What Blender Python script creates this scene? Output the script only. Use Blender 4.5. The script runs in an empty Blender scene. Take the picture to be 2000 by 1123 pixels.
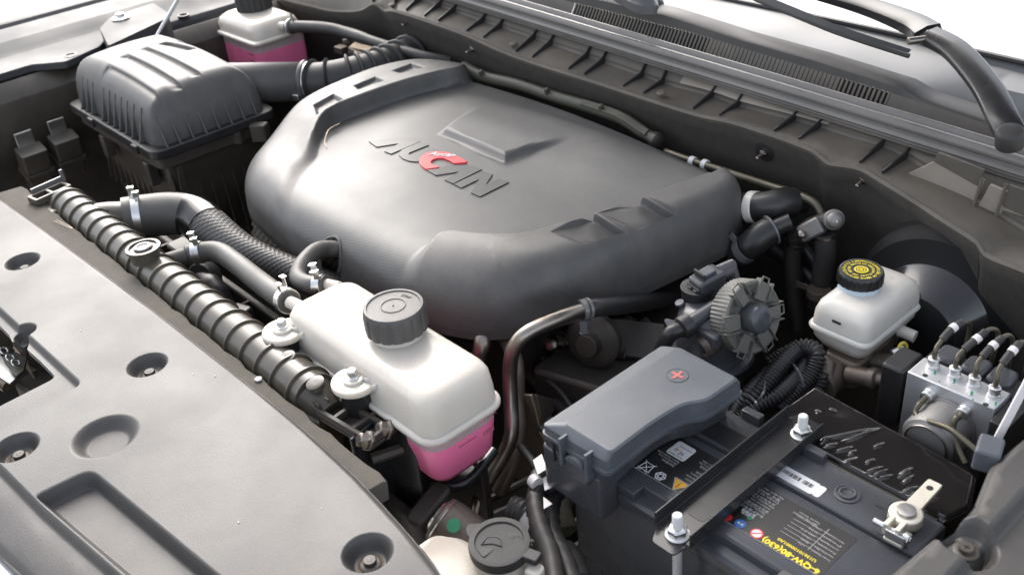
import bpy, bmesh, math, random
import numpy as np
from mathutils import Vector, Matrix
from mathutils.geometry import delaunay_2d_cdt
from math import sin, cos, pi, radians, sqrt, atan2
random.seed(7)
scn = bpy.context.scene
COL = scn.collection
S = 0.01                      # everything below is written in centimetres; one Blender unit is one metre

# ------------------------------------------------------------------ camera
RX = Vector((0.66909273, -0.34566982, 0.65789612))    # world X seen in camera axes (right, up, back)
RY = Vector((0.73802208, 0.41315570, -0.53350331))
RZ = Vector((-0.08739753, 0.84250504, 0.53155143))
ROT = Matrix((RX, RY, RZ))
CAMH = 70.0
cam = bpy.data.cameras.new('camera')
camo = bpy.data.objects.new('camera', cam)
COL.objects.link(camo)
camo.matrix_world = Matrix.Translation((0, 0, CAMH * S)) @ ROT.to_4x4()
cam.sensor_width = 36; cam.lens = 1951.78 / 2000 * 36
cam.clip_start = 0.05; cam.clip_end = 500
cam.dof.use_dof = True; cam.dof.focus_distance = 1.22; cam.dof.aperture_fstop = 8.0
scn.camera = camo

# ------------------------------------------------------------------ light
SUN_EL, SUN_AZ = radians(38), radians(-64)            # azimuth from +Y towards +X
w = bpy.data.worlds.new('World'); scn.world = w; w.use_nodes = True
nt = w.node_tree
sky = nt.nodes.new('ShaderNodeTexSky'); sky.sky_type = 'NISHITA'; sky.sun_disc = False
sky.sun_elevation = SUN_EL; sky.sun_rotation = SUN_AZ; sky.dust_density = 3; sky.air_density = .8; sky.ozone_density = 1.0
bgn = nt.nodes['Background']; bgn.inputs['Strength'].default_value = 0.15
hs = nt.nodes.new('ShaderNodeHueSaturation'); hs.inputs['Saturation'].default_value = .40      # thin high haze: a paler sky
nt.links.new(sky.outputs[0], hs.inputs['Color']); nt.links.new(hs.outputs[0], bgn.inputs[0])
sl = bpy.data.lights.new('sun', 'SUN'); sl.energy = 0.6; sl.angle = radians(50); sl.color = (1, .93, .84)
so = bpy.data.objects.new('sun', sl); COL.objects.link(so)
sd = Vector((sin(SUN_AZ) * cos(SUN_EL), cos(SUN_AZ) * cos(SUN_EL), sin(SUN_EL)))
so.rotation_euler = sd.to_track_quat('Z', 'Y').to_euler(); so.location = (0, 3, 5)
scn.view_settings.view_transform = 'Standard'; scn.view_settings.look = 'None'
scn.view_settings.exposure = 1.68; scn.view_settings.gamma = 1
scn.cycles.max_bounces = 8; scn.cycles.transparent_max_bounces = 8
scn.cycles.sample_clamp_indirect = 4.0
scn.cycles.use_denoising = True

# ------------------------------------------------------------------ tracing helpers
def _ray(px, py):
    c = Vector((px - 1000, -(py - 561.5), -1951.78))
    return Vector((RX.dot(c), RY.dot(c), RZ.dot(c)))
def at(px, py, z):
    d = _ray(px, py); t = (z - CAMH) / d.z
    return Vector((d.x * t, d.y * t, z))
def aty(px, py, y):
    d = _ray(px, py); t = y / d.y
    return Vector((d.x * t, y, CAMH + d.z * t))
def atx(px, py, x):
    d = _ray(px, py); t = x / d.x
    return Vector((x, d.y * t, CAMH + d.z * t))

# ------------------------------------------------------------------ materials
def _n(nt, t, **k):
    n = nt.nodes.new(t)
    for a, b in k.items(): setattr(n, a, b)
    return n
def mat(name, col, rough=.5, metal=0, var=.12, vscale=8, bump=0, bscale=60, dust=0, dcol=(.30, .26, .21), dscale=14, spec=.5, coat=0, sss=0, trans=0, tcol=None, weave=0, scratch=0, rvar=.08):
    m = bpy.data.materials.new(name); m.use_nodes = True
    nt = m.node_tree; b = nt.nodes['Principled BSDF']; L = nt.links.new
    b.inputs['Roughness'].default_value = rough; b.inputs['Metallic'].default_value = metal
    b.inputs['Specular IOR Level'].default_value = spec
    if coat: b.inputs['Coat Weight'].default_value = coat; b.inputs['Coat Roughness'].default_value = .08
    geo = _n(nt, 'ShaderNodeNewGeometry')
    mp = _n(nt, 'ShaderNodeMapping'); L(geo.outputs['Position'], mp.inputs[0])
    ns = _n(nt, 'ShaderNodeTexNoise'); ns.inputs['Scale'].default_value = vscale; ns.inputs['Detail'].default_value = 5
    L(mp.outputs[0], ns.inputs['Vector'])
    mr = _n(nt, 'ShaderNodeMapRange'); L(ns.outputs[0], mr.inputs[0])
    mr.inputs[1].default_value = .3; mr.inputs[2].default_value = .7
    mr.inputs[3].default_value = 1 - var; mr.inputs[4].default_value = 1 + var
    mx = _n(nt, 'ShaderNodeMix', data_type='RGBA', blend_type='MULTIPLY'); mx.inputs[0].default_value = 1
    mx.inputs[6].default_value = (*col, 1); L(mr.outputs[0], mx.inputs[7])
    out = mx.outputs[2]
    if rvar:
        r2 = _n(nt, 'ShaderNodeMapRange'); L(ns.outputs[0], r2.inputs[0])
        r2.inputs[1].default_value = .3; r2.inputs[2].default_value = .7
        r2.inputs[3].default_value = max(0, rough - rvar); r2.inputs[4].default_value = min(1, rough + rvar)
        rout = r2.outputs[0]; L(rout, b.inputs['Roughness'])
    if dust:
        nd = _n(nt, 'ShaderNodeTexNoise'); nd.inputs['Scale'].default_value = dscale; nd.inputs['Detail'].default_value = 8; nd.inputs['Roughness'].default_value = .65
        L(geo.outputs['Position'], nd.inputs['Vector'])
        md = _n(nt, 'ShaderNodeMapRange'); L(nd.outputs[0], md.inputs[0])
        md.inputs[1].default_value = .35; md.inputs[2].default_value = .75; md.inputs[3].default_value = dust * .25; md.inputs[4].default_value = dust
        sx = _n(nt, 'ShaderNodeTexNoise'); sx.inputs['Scale'].default_value = 420; sx.inputs['Detail'].default_value = 2
        L(geo.outputs['Position'], sx.inputs['Vector'])
        ms = _n(nt, 'ShaderNodeMapRange'); L(sx.outputs[0], ms.inputs[0]); ms.inputs[1].default_value = .69; ms.inputs[2].default_value = .76; ms.inputs[3].default_value = 0; ms.inputs[4].default_value = dust * .8
        ad = _n(nt, 'ShaderNodeMath', operation='MAXIMUM'); L(md.outputs[0], ad.inputs[0]); L(ms.outputs[0], ad.inputs[1])
        m2 = _n(nt, 'ShaderNodeMix', data_type='RGBA'); L(ad.outputs[0], m2.inputs[0]); L(out, m2.inputs[6]); m2.inputs[7].default_value = (*dcol, 1)
        out = m2.outputs[2]
    L(out, b.inputs['Base Color'])
    hs = []
    if bump:
        nb = _n(nt, 'ShaderNodeTexNoise'); nb.inputs['Scale'].default_value = bscale * 10; nb.inputs['Detail'].default_value = 3
        L(geo.outputs['Position'], nb.inputs['Vector']); hs.append((nb.outputs[0], bump))
    if weave:
        # moulded fine weave: two crossed wave sets
        h = None
        for rz in (-.22, 1.35):
            m3 = _n(nt, 'ShaderNodeMapping'); m3.inputs['Rotation'].default_value = (0, 0, rz); L(geo.outputs['Position'], m3.inputs[0])
            wv = _n(nt, 'ShaderNodeTexWave', wave_type='BANDS', bands_direction='X'); wv.inputs['Scale'].default_value = 95; L(m3.outputs[0], wv.inputs[0])
            if h is None: h = wv.outputs['Fac']
            else:
                a = _n(nt, 'ShaderNodeMath', operation='MULTIPLY'); L(h, a.inputs[0]); L(wv.outputs['Fac'], a.inputs[1]); h = a.outputs[0]
        hs.append((h, weave))
    if scratch:
        nb = _n(nt, 'ShaderNodeTexNoise'); nb.inputs['Scale'].default_value = 4; nb.inputs['Detail'].default_value = 4
        m3 = _n(nt, 'ShaderNodeMapping'); m3.inputs['Scale'].default_value = (60, 2, 6); L(geo.outputs['Position'], m3.inputs[0]); L(m3.outputs[0], nb.inputs['Vector'])
        hs.append((nb.outputs[0], scratch))
    nrm = None
    for h, st in hs:
        bp = _n(nt, 'ShaderNodeBump'); bp.inputs['Strength'].default_value = st; bp.inputs['Distance'].default_value = .0006
        L(h, bp.inputs['Height'])
        if nrm is not None: L(nrm, bp.inputs['Normal'])
        nrm = bp.outputs[0]
    if nrm is not None: L(nrm, b.inputs['Normal'])
    if sss:
        b.inputs['Subsurface Weight'].default_value = sss; b.inputs['Subsurface Radius'].default_value = (1, .8, .6); b.inputs['Subsurface Scale'].default_value = .012
    if trans:
        o = nt.nodes['Material Output']
        tr = _n(nt, 'ShaderNodeBsdfTransparent'); tr.inputs[0].default_value = (*(tcol or (1, 1, 1)), 1)
        tl = _n(nt, 'ShaderNodeBsdfTranslucent'); L(out, tl.inputs[0])
        a = _n(nt, 'ShaderNodeMixShader'); a.inputs[0].default_value = .35; L(b.outputs[0], a.inputs[1]); L(tl.outputs[0], a.inputs[2])
        s = _n(nt, 'ShaderNodeMixShader'); s.inputs[0].default_value = trans
        L(a.outputs[0], s.inputs[1]); L(tr.outputs[0], s.inputs[2]); L(s.outputs[0], o.inputs[0])
    return m
M = {}
M['cover'] = mat('engine_cover_plastic', (.054, .053, .052), .48, bump=.45, bscale=80, dust=.30, dscale=26, rvar=.09, dcol=(.2, .18, .16))
M['weave'] = mat('woven_pattern_plastic', (.056, .056, .056), .45, weave=.15, dust=.22, dscale=20, rvar=.05, dcol=(.2, .19, .165))
M['emblem'] = mat('emblem_grey_plastic', (.022, .023, .026), .42, dust=.08)
M['panel'] = mat('front_panel_plastic', (.034, .033, .033), .5, scratch=.08, bump=.35, bscale=60, dust=.28, dscale=9, var=.10, dcol=(.19, .17, .145), rvar=.06)
M['black'] = mat('black_plastic', (.014, .014, .015), .38, bump=.1, dust=.10, dcol=(.14, .12, .10))
M['dustblack'] = mat('dusty_black_plastic', (.026, .023, .020), .5, bump=.2, dust=.45, dcol=(.15, .12, .09))
M['tankblack'] = mat('radiator_tank_plastic', (.052, .047, .038), .32, dust=.35, dcol=(.17, .145, .10), scratch=.15, dscale=30)
M['rubber'] = mat('black_rubber', (.02, .02, .02), .55, bump=.2, dust=.18, dcol=(.16, .14, .12))
M['hose'] = mat('dusty_rubber_hose', (.045, .043, .040), .5, bump=.2, dust=.35, dcol=(.19, .175, .15))
M['foam'] = mat('grey_foam', (.075, .068, .058), .95, bump=1.0, bscale=45, dust=.35, dcol=(.16, .14, .11), dscale=50)
M['grey'] = mat('grey_painted_metal', (.11, .112, .118), .32, coat=.3, dust=.12, var=.05)
M['darkpaint'] = mat('dark_grey_painted_metal', (.085, .088, .094), .32, coat=.35, dust=.15, var=.05)
M['steel'] = mat('bare_steel', (.30, .27, .24), .34, metal=1, dust=.18, dcol=(.2, .15, .1), scratch=.2)
M['zinc'] = mat('zinc_plated_steel', (.75, .75, .73), .3, metal=1, dust=.12)
M['alu'] = mat('brushed_aluminium', (.62, .62, .63), .42, metal=.75, scratch=.6, dust=.12, dcol=(.3, .28, .26))
M['cast'] = mat('cast_metal', (.24, .235, .23), .5, metal=.7, bump=.4, bscale=40, dust=.25)
M['castbrown'] = mat('dirty_cast_metal', (.15, .12, .10), .5, metal=.6, bump=.5, bscale=40, dust=.3)
M['white'] = mat('white_tank_plastic', (.62, .57, .495), .3, sss=.6, var=.03, dust=.04, dcol=(.45, .38, .30), dscale=9)
M['brakewhite'] = mat('brake_reservoir_plastic', (.68, .645, .58), .33, sss=.4, var=.04, dust=.05, dcol=(.5, .4, .25))
M['shell'] = mat('translucent_tank_plastic', (.85, .80, .76), .3, var=.03, trans=.35, tcol=(1, .97, .97))
M['coolant'] = mat('pink_coolant', (1.0, .22, .42), .25, sss=0, var=.04)
M['felt'] = mat('firewall_felt', (.026, .023, .020), .95, bump=1.0, bscale=30, dust=.35, dcol=(.085, .072, .056), dscale=60)
M['cowl'] = mat('cowl_plastic', (.060, .054, .046), .6, bump=.3, dust=.5, dcol=(.20, .17, .13), dscale=12)
M['cowlbrown'] = mat('cowl_insert_panel', (.27, .235, .195), .7, bump=.2, dust=.3, dcol=(.2, .175, .145))
M['seal'] = mat('rubber_seal_strip', (.15, .14, .128), .3, dust=.2, dcol=(.22, .20, .175), dscale=30)
M['print_white'] = mat('white_print', (.62, .62, .62), .5, var=.03)
M['print_grey'] = mat('grey_print', (.42, .41, .40), .5, var=.03)
M['yellow'] = mat('yellow_print', (.78, .62, .02), .5, var=.03)
M['orange'] = mat('orange_print', (.75, .38, .02), .5, var=.03)
M['red'] = mat('red_paint', (.62, .03, .04), .4, var=.05)
M['redmark'] = mat('faded_red_mark', (.42, .10, .09), .5, var=.05)
M['blue'] = mat('blue_print', (.04, .14, .42), .5, var=.03)
M['green'] = mat('green_mark', (.03, .22, .11), .6, var=.05)
M['battery'] = mat('battery_case_plastic', (.050, .052, .058), .28, dust=.14, dcol=(.2, .2, .2), scratch=.1)
M['label'] = mat('battery_label_film', (.009, .009, .010), .35, var=.05, dust=.05)
M['fuse'] = mat('fuse_cover_plastic', (.056, .066, .080), .45, bump=.25, dust=.15, dcol=(.28, .26, .24), dscale=16)
M['blackpaint'] = mat('black_painted_steel', (.012, .013, .016), .26, dust=.06)
M['film'] = mat('black_plastic_film', (.010, .009, .009), .12, bump=0, var=.1, dust=.10, dcol=(.07, .062, .055))
M['glass'] = None
M['terminal'] = mat('plated_terminal', (.72, .68, .58), .45, metal=.55, bump=.4, bscale=40, dust=.3, dcol=(.6, .55, .42))
M['lead'] = mat('lead_post', (.5, .49, .48), .35, metal=.9, dust=.15)
M['brass'] = mat('yellow_band', (.6, .5, .08), .5)
M['paper'] = mat('paper_tag', (.72, .68, .66), .6, var=.05)
M['braid'] = mat('braided_sleeve', (.05, .048, .045), .45, weave=0, dust=.2, dcol=(.2, .19, .17))
M['engine'] = mat('dirty_engine_metal', (.05, .045, .04), .5, metal=.4, bump=.4, bscale=30, dust=.3, dcol=(.10, .08, .06))
M['olive'] = mat('olive_tinted_shield', (.040, .040, .028), .5, dust=.3, dcol=(.14, .125, .09))
M['tan'] = mat('tan_metal_bracket', (.36, .29, .22), .4, metal=.7, dust=.3, dcol=(.25, .2, .15))

# ------------------------------------------------------------------ mesh builder
def fr(o, x=(1, 0, 0), z=(0, 0, 1)):
    z = Vector(z).normalized(); x = Vector(x); x = (x - z * x.dot(z)).normalized(); y = z.cross(x)
    m = Matrix((x, y, z)).transposed().to_4x4(); m.translation = Vector(o); return m
def cr(pts, n=8, closed=False):
    p = [Vector(q) for q in pts]; out = []
    N = len(p)
    for i in range(N if closed else N - 1):
        if closed: a, b, c, d = p[i - 1], p[i], p[(i + 1) % N], p[(i + 2) % N]
        else: a, b, c, d = p[max(i - 1, 0)], p[i], p[i + 1], p[min(i + 2, N - 1)]
        for k in range(n):
            t = k / n
            out.append(.5 * ((2 * b) + (c - a) * t + (2 * a - 5 * b + 4 * c - d) * t * t + (3 * b - a - 3 * c + d) * t ** 3))
    if not closed: out.append(p[-1].copy())
    return out
def rpoly(pts, r, n=5):
    """round the corners of a 2D polygon; r one radius or one per corner"""
    out = []; N = len(pts)
    for i in range(N):
        p = Vector(pts[i][:2]); a = Vector(pts[i - 1][:2]); b = Vector(pts[(i + 1) % N][:2])
        ri = r[i] if isinstance(r, (list, tuple)) else r
        if ri <= 0: out.append((p.x, p.y)); continue
        u = (a - p); v = (b - p); l = min(ri, u.length * .48, v.length * .48); u.normalize(); v.normalize()
        s = p + u * l; e = p + v * l
        for k in range(n + 1):
            t = k / n; q = s * (1 - t) ** 2 + p * 2 * t * (1 - t) + e * t * t
            out.append((q.x, q.y))
    return out
def rrect(w, h, r, n=4, c=(0, 0)):
    return rpoly([(c[0] - w / 2, c[1] - h / 2), (c[0] + w / 2, c[1] - h / 2), (c[0] + w / 2, c[1] + h / 2), (c[0] - w / 2, c[1] + h / 2)], r, n)
def circ(r, n=24, c=(0, 0), a0=0):
    return [(c[0] + r * cos(a0 + 2 * pi * k / n), c[1] + r * sin(a0 + 2 * pi * k / n)) for k in range(n)]
class MB:
    def __init__(s): s.v = []; s.f = []; s.mi = []; s.cur = 0
    def add(s, vs, fs, m=None):
        o = len(s.v)
        s.v += [(m @ Vector(v)) if m is not None else Vector(v) for v in vs]
        s.f += [tuple(i + o for i in f) for f in fs]; s.mi += [s.cur] * len(fs); return s
    def box(s, c, d, m=None):
        x, y, z = [q / 2 for q in d]; cx, cy, cz = c
        vs = [(cx + a * x, cy + b * y, cz + e * z) for e in (-1, 1) for b in (-1, 1) for a in (-1, 1)]
        return s.add(vs, [(0, 2, 3, 1), (4, 5, 7, 6), (0, 1, 5, 4), (2, 6, 7, 3), (0, 4, 6, 2), (1, 3, 7, 5)], m)
    def prism(s, poly, z0, z1, m=None, top=None):
        n = len(poly); tp = top or poly
        area = sum(poly[i][0] * poly[(i + 1) % n][1] - poly[(i + 1) % n][0] * poly[i][1] for i in range(n))
        if area < 0: poly = poly[::-1]; tp = tp[::-1]
        vs = [(p[0], p[1], z0) for p in poly] + [(p[0], p[1], z1) for p in tp]
        fs = [tuple(range(n))[::-1], tuple(range(n, 2 * n))] + [(i, (i + 1) % n, n + (i + 1) % n, n + i) for i in range(n)]
        return s.add(vs, fs, m)
    def loft(s, rings, m=None, caps=True, closed=True):
        n = len(rings[0]); vs = [v for r in rings for v in r]; fs = []
        for k in range(len(rings) - 1):
            for i in range(n if closed else n - 1):
                j = (i + 1) % n
                fs.append((k * n + i, k * n + j, (k + 1) * n + j, (k + 1) * n + i))
        if caps: fs += [tuple(range(n))[::-1], tuple(range((len(rings) - 1) * n, len(rings) * n))]
        return s.add(vs, fs, m)
    def tube(s, path, r, n=14, closed=False, caps=True, up=None, sx=1, prof=None):
        P = [Vector(p) for p in path]; N = len(P); rings = []
        R = r if isinstance(r, (list, tuple)) else [r] * N
        T = []
        for i in range(N):
            a = P[i - 1] if (i or closed) else P[0]; b = P[(i + 1) % N] if (i < N - 1 or closed) else P[-1]
            t = (b - a)
            if t.length < 1e-9: t = T[-1].copy() if T else Vector((0, 0, 1))
            T.append(t.normalized())
        u = Vector(up) if up else (Vector((0, 0, 1)) if abs(T[0].z) < .9 else Vector((1, 0, 0)))
        for i in range(N):
            if up: u = Vector(up)
            u = (u - T[i] * u.dot(T[i])).normalized(); v = T[i].cross(u)
            if prof: rings.append([P[i] + (v * a + u * b) * R[i] for a, b in prof])
            else: rings.append([P[i] + (v * sx * cos(2 * pi * k / n) + u * sin(2 * pi * k / n)) * R[i] for k in range(n)])
        if closed: rings.append(rings[0])
        return s.loft(rings, None, caps and not closed)
    def lathe(s, prof, m=None, n=32, scal=None):
        rings = [[((r * (scal(a) if scal else 1)) * cos(a), (r * (scal(a) if scal else 1)) * sin(a), z) for a in [2 * pi * k / n for k in range(n)]] for r, z in prof]
        return s.loft(rings, m)
    def torus(s, R, r, m=None, n=32, k=8, sq=1):
        rings = []
        for i in range(n):
            a = 2 * pi * i / n
            rings.append([((R + r * cos(b)) * cos(a), (R + r * cos(b)) * sin(a), r * sq * sin(b)) for b in [2 * pi * j / k for j in range(k)]])
        rings.append(rings[0]); return s.loft(rings, m, caps=False)
    def sphere(s, c, r, n=16, m=None, sz=1):
        k = n // 2; rings = []
        for i in range(1, k):
            a = pi * i / k; rings.append([(c[0] + r * sin(a) * cos(2 * pi * j / n), c[1] + r * sin(a) * sin(2 * pi * j / n), c[2] + -r * sz * cos(a)) for j in range(n)])
        return s.loft(rings, m)
    def build(s, name, mt, parent=None, bevel=0, seg=2, ang=38, sub=0, kind=None, flat=False, solid=0, origin=None):
        return mkobj(name, s.v, s.f, mt, parent, bevel, seg, ang, sub, kind, flat, s.mi if isinstance(mt, list) else None, solid, origin)
WPOS = {}
def mkobj(name, v, f, mt, parent=None, bevel=0, seg=2, ang=38, sub=0, kind=None, flat=False, mi=None, solid=0, origin=None):
    if parent is not None: off = WPOS[parent]
    elif origin is not None: off = Vector(origin)
    else:
        xs = [q[0] for q in v]; ys = [q[1] for q in v]; zs = [q[2] for q in v]
        off = Vector(((min(xs) + max(xs)) / 2, (min(ys) + max(ys)) / 2, min(zs)))
    me = bpy.data.meshes.new(name)
    me.from_pydata([((q[0] - off.x) * S, (q[1] - off.y) * S, (q[2] - off.z) * S) for q in v], [], f)
    me.update()
    bm = bmesh.new(); bm.from_mesh(me); bmesh.ops.remove_doubles(bm, verts=bm.verts, dist=1e-6)
    bmesh.ops.recalc_face_normals(bm, faces=bm.faces); bm.to_mesh(me); bm.free()
    for m in (mt if isinstance(mt, list) else [mt]): me.materials.append(m)
    if mi is not None and len(mi) == len(me.polygons): me.polygons.foreach_set('material_index', mi)
    if not flat:
        me.polygons.foreach_set('use_smooth', [True] * len(me.polygons))
        if not sub: me.set_sharp_from_angle(angle=radians(ang))
    o = bpy.data.objects.new(name, me); COL.objects.link(o)
    if parent is not None: o.parent = parent
    else: o.location = off * S
    WPOS[o] = off
    if solid:
        md = o.modifiers.new('thickness', 'SOLIDIFY'); md.thickness = solid * S; md.offset = -1
    if bevel:
        md = o.modifiers.new('bevel', 'BEVEL'); md.width = bevel * S; md.segments = seg; md.limit_method = 'ANGLE'; md.angle_limit = radians(ang); md.harden_normals = False
        me.polygons.foreach_set('use_smooth', [True] * len(me.polygons))
        me.set_sharp_from_angle(angle=radians(80) if seg > 1 else radians(ang))
    if sub:
        md = o.modifiers.new('sub', 'SUBSURF'); md.levels = sub; md.render_levels = sub
    if kind: o['kind'] = kind
    return o
def thing(name, label, cat, loc, group=None):
    o = bpy.data.objects.new(name, None); COL.objects.link(o)
    o.empty_display_size = .02
    o.location = Vector(loc) * S; WPOS[o] = Vector(loc)
    o['label'] = label; o['category'] = cat
    if group: o['group'] = group
    return o
def tag(o, label, cat, group=None):
    o['label'] = label; o['category'] = cat
    if group: o['group'] = group
    return o
def dup(o, loc=None, label=None, group=None, parent=None):
    c = o.copy(); COL.objects.link(c)
    if parent is not None: c.parent = parent
    WPOS[c] = Vector(loc) if loc is not None else WPOS[o]
    if loc is not None: c.location = Vector(loc) * S if parent is None else (Vector(loc)) * S
    if label: c['label'] = label
    if group: c['group'] = group
    for ch in list(o.children): dup(ch, parent=c)
    return c
def textmb(s, size, m, depth=.02, shear=0, bold=0, align='LEFT', spacing=1):
    cu = bpy.data.curves.new('lettering', 'FONT'); cu.body = s; cu.size = size; cu.extrude = depth; cu.shear = shear; cu.offset = bold
    cu.align_x = align; cu.resolution_u = 2; cu.space_character = spacing
    o = bpy.data.objects.new('lettering', cu); COL.objects.link(o)
    dg = bpy.context.evaluated_depsgraph_get(); me = bpy.data.meshes.new_from_object(o.evaluated_get(dg))
    vs = [m @ v.co for v in me.vertices]; fs = [tuple(p.vertices) for p in me.polygons]
    bpy.data.objects.remove(o); bpy.data.curves.remove(cu); bpy.data.meshes.remove(me)
    return vs, fs

# ------------------------------------------------------------------ 2D fields
def seg_dist(X, Y, poly, closed=True, vals=None):
    best = np.full(X.shape, 1e9); bv = np.zeros(X.shape)
    n = len(poly)
    for i in range(n if closed else n - 1):
        x0, y0 = poly[i][:2]; x1, y1 = poly[(i + 1) % n][:2]
        dx, dy = x1 - x0, y1 - y0; L2 = dx * dx + dy * dy + 1e-12
        t = np.clip(((X - x0) * dx + (Y - y0) * dy) / L2, 0, 1)
        d = np.hypot(X - x0 - t * dx, Y - y0 - t * dy)
        k = d < best; best = np.where(k, d, best)
        if vals is not None: bv = np.where(k, vals[i] * (1 - t) + vals[(i + 1) % n] * t, bv)
    return (best, bv) if vals is not None else best
def inside(X, Y, poly):
    r = np.zeros(X.shape, bool); n = len(poly)
    for i in range(n):
        x0, y0 = poly[i][:2]; x1, y1 = poly[(i + 1) % n][:2]
        if y0 == y1: continue
        c = ((y0 > Y) != (y1 > Y)) & (X < (x1 - x0) * (Y - y0) / (y1 - y0) + x0)
        r ^= c
    return r
def sdist(X, Y, poly):
    d = seg_dist(X, Y, poly); return np.where(inside(X, Y, poly), -d, d)
def sstep(a, b, x):
    t = np.clip((x - a) / (b - a), 0, 1); return t * t * (3 - 2 * t)
def offset_loop(poly, d):
    n = len(poly); out = []
    area = sum(poly[i][0] * poly[(i + 1) % n][1] - poly[(i + 1) % n][0] * poly[i][1] for i in range(n))
    sg = 1 if area > 0 else -1
    for i in range(n):
        a = Vector(poly[i - 1][:2]); b = Vector(poly[(i + 1) % n][:2]); t = (b - a).normalized()
        out.append((poly[i][0] - t.y * d * sg, poly[i][1] + t.x * d * sg))
    return out
def offset_open(poly, d):
    n = len(poly); out = []
    for i in range(n):
        a = Vector(poly[max(i - 1, 0)][:2]); b = Vector(poly[min(i + 1, n - 1)][:2]); t = (b - a).normalized()
        out.append((poly[i][0] - t.y * d, poly[i][1] + t.x * d))
    return out
def sheet(name, outline, zf, mt, parent=None, step=1.0, loops=(), holes=(), lines=(), thick=.3, mfun=None, keep=None, label=None, jitter=0, margin=.35):
    """a moulded sheet: outline and inner loops are kept as edges, height from zf"""
    pts = [tuple(p[:2]) for p in outline]; edges = [(i, (i + 1) % len(pts)) for i in range(len(pts))]
    for L in list(loops) + list(holes):
        o = len(pts); L = [tuple(p[:2]) for p in L]; pts += L; edges += [(o + i, o + (i + 1) % len(L)) for i in range(len(L))]
    for L in lines:
        o = len(pts); L = [tuple(p[:2]) for p in L]; pts += L; edges += [(o + i, o + i + 1) for i in range(len(L) - 1)]
    xs = [p[0] for p in outline]; ys = [p[1] for p in outline]
    gx, gy = np.meshgrid(np.arange(min(xs), max(xs), step), np.arange(min(ys), max(ys), step))
    gx = gx.ravel(); gy = gy.ravel()
    k = inside(gx, gy, outline)
    gx, gy = gx[k], gy[k]
    k = seg_dist(gx, gy, outline) > step * margin
    for L in list(loops) + list(holes): k &= seg_dist(gx, gy, L) > step * margin
    for L in lines: k &= seg_dist(gx, gy, L, False) > step * margin
    pts += list(zip(gx[k].tolist(), gy[k].tolist()))
    vs, es, fs, _, _, _ = delaunay_2d_cdt([Vector(p) for p in pts], edges, [], 0, 1e-5)
    V = np.array([(v.x, v.y) for v in vs]); F = np.array([tuple(f) for f in fs])
    c = V[F].mean(1)
    k = inside(c[:, 0], c[:, 1], outline)
    for h in holes: k &= ~inside(c[:, 0], c[:, 1], h)
    F = F[k]; c = c[k]
    Z = zf(V[:, 0], V[:, 1])
    if keep is not None:
        c3 = np.column_stack([c, Z[F].mean(1)]); F = F[keep(c3)]
    e = .02
    nx = (zf(V[:, 0] + e, V[:, 1]) - zf(V[:, 0] - e, V[:, 1])) / (2 * e); ny = (zf(V[:, 0], V[:, 1] + e) - zf(V[:, 0], V[:, 1] - e)) / (2 * e)
    nn = np.column_stack([-nx, -ny, np.ones(len(V))]); nn /= np.linalg.norm(nn, axis=1)[:, None]
    F = [tuple(f) for f in F.tolist()]
    used = sorted(set(i for f in F for i in f)); rm = {u: i for i, u in enumerate(used)}
    verts = [(V[u, 0], V[u, 1], Z[u]) for u in used]; nrm = [tuple(nn[u]) for u in used]
    F = [tuple(rm[i] for i in f) for f in F]
    cnt = {}
    for f in F:
        for a, b in ((f[0], f[1]), (f[1], f[2]), (f[2], f[0])): cnt[(a, b)] = 1
    bnd = [(a, b) for (a, b) in cnt if (b, a) not in cnt]
    low = {}; mi = []
    if mfun is not None:
        cc = np.array([[sum(verts[i][k] for i in f) / 3 for k in range(3)] for f in F]); mi = list(mfun(cc[:, 0], cc[:, 1]).astype(int))
    else: mi = [0] * len(F)
    NF = list(F)
    for a, b in bnd:
        for q in (a, b):
            if q not in low: low[q] = (len(verts), len(verts) + 1); verts.append(verts[q]); verts.append((verts[q][0], verts[q][1], verts[q][2] - thick)); nrm += [None, None]
        NF.append((b, a, low[a][0], low[b][0])) if False else NF.append((low[b][0], low[a][0], low[a][1], low[b][1])); mi.append(0)
    off = WPOS[parent] if parent is not None else Vector(((min(xs) + max(xs)) / 2, (min(ys) + max(ys)) / 2, 0))
    me = bpy.data.meshes.new(name)
    me.from_pydata([((x - off.x) * S, (y - off.y) * S, (z - off.z) * S) for x, y, z in verts], [], NF); me.update()
    for m in (mt if isinstance(mt, list) else [mt]): me.materials.append(m)
    me.polygons.foreach_set('material_index', mi); me.polygons.foreach_set('use_smooth', [True] * len(me.polygons))
    vn = [tuple(v.normal) for v in me.vertices]
    me.normals_split_custom_set_from_vertices([nrm[i] if nrm[i] is not None else vn[i] for i in range(len(verts))])
    o = bpy.data.objects.new(name, me); COL.objects.link(o)
    if parent is not None: o.parent = parent
    else: o.location = off * S
    WPOS[o] = off
    return o
# ================================================================== engine cover
def px(z, *pts): return [tuple(at(a, b, z)[:2]) for a, b in pts]
OUT_RAW = [(-128, 57.2, 9), (-120.9, 56.6, 9), (-108.6, 56.6, 9), (-96.5, 57.1, 9), (-90.4, 58.0, 9.5), (-86, 59.3, 10), (-82.5, 61.3, 10), (-79.9, 64.1, 9), (-77.5, 68.9, 6),
           (-74.8, 77.2, 4.6), (-73.0, 88.4, 4.2), (-72.0, 97, 4), (-73.5, 102.5, 3.5), (-78, 105.3, 3), (-87.4, 106.5, 3), (-101.7, 108, 3), (-116.6, 109, 3), (-131.3, 109.2, 3), (-142, 108.8, 3),
           (-151, 106, 3.5), (-155, 99, 4), (-155, 89, 4.5), (-153.6, 79.5, 6), (-149, 70, 8), (-144.5, 63.5, 9), (-137, 59, 9)]
_o = cr([(a, b, c) for a, b, c in OUT_RAW], 8, True)
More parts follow.
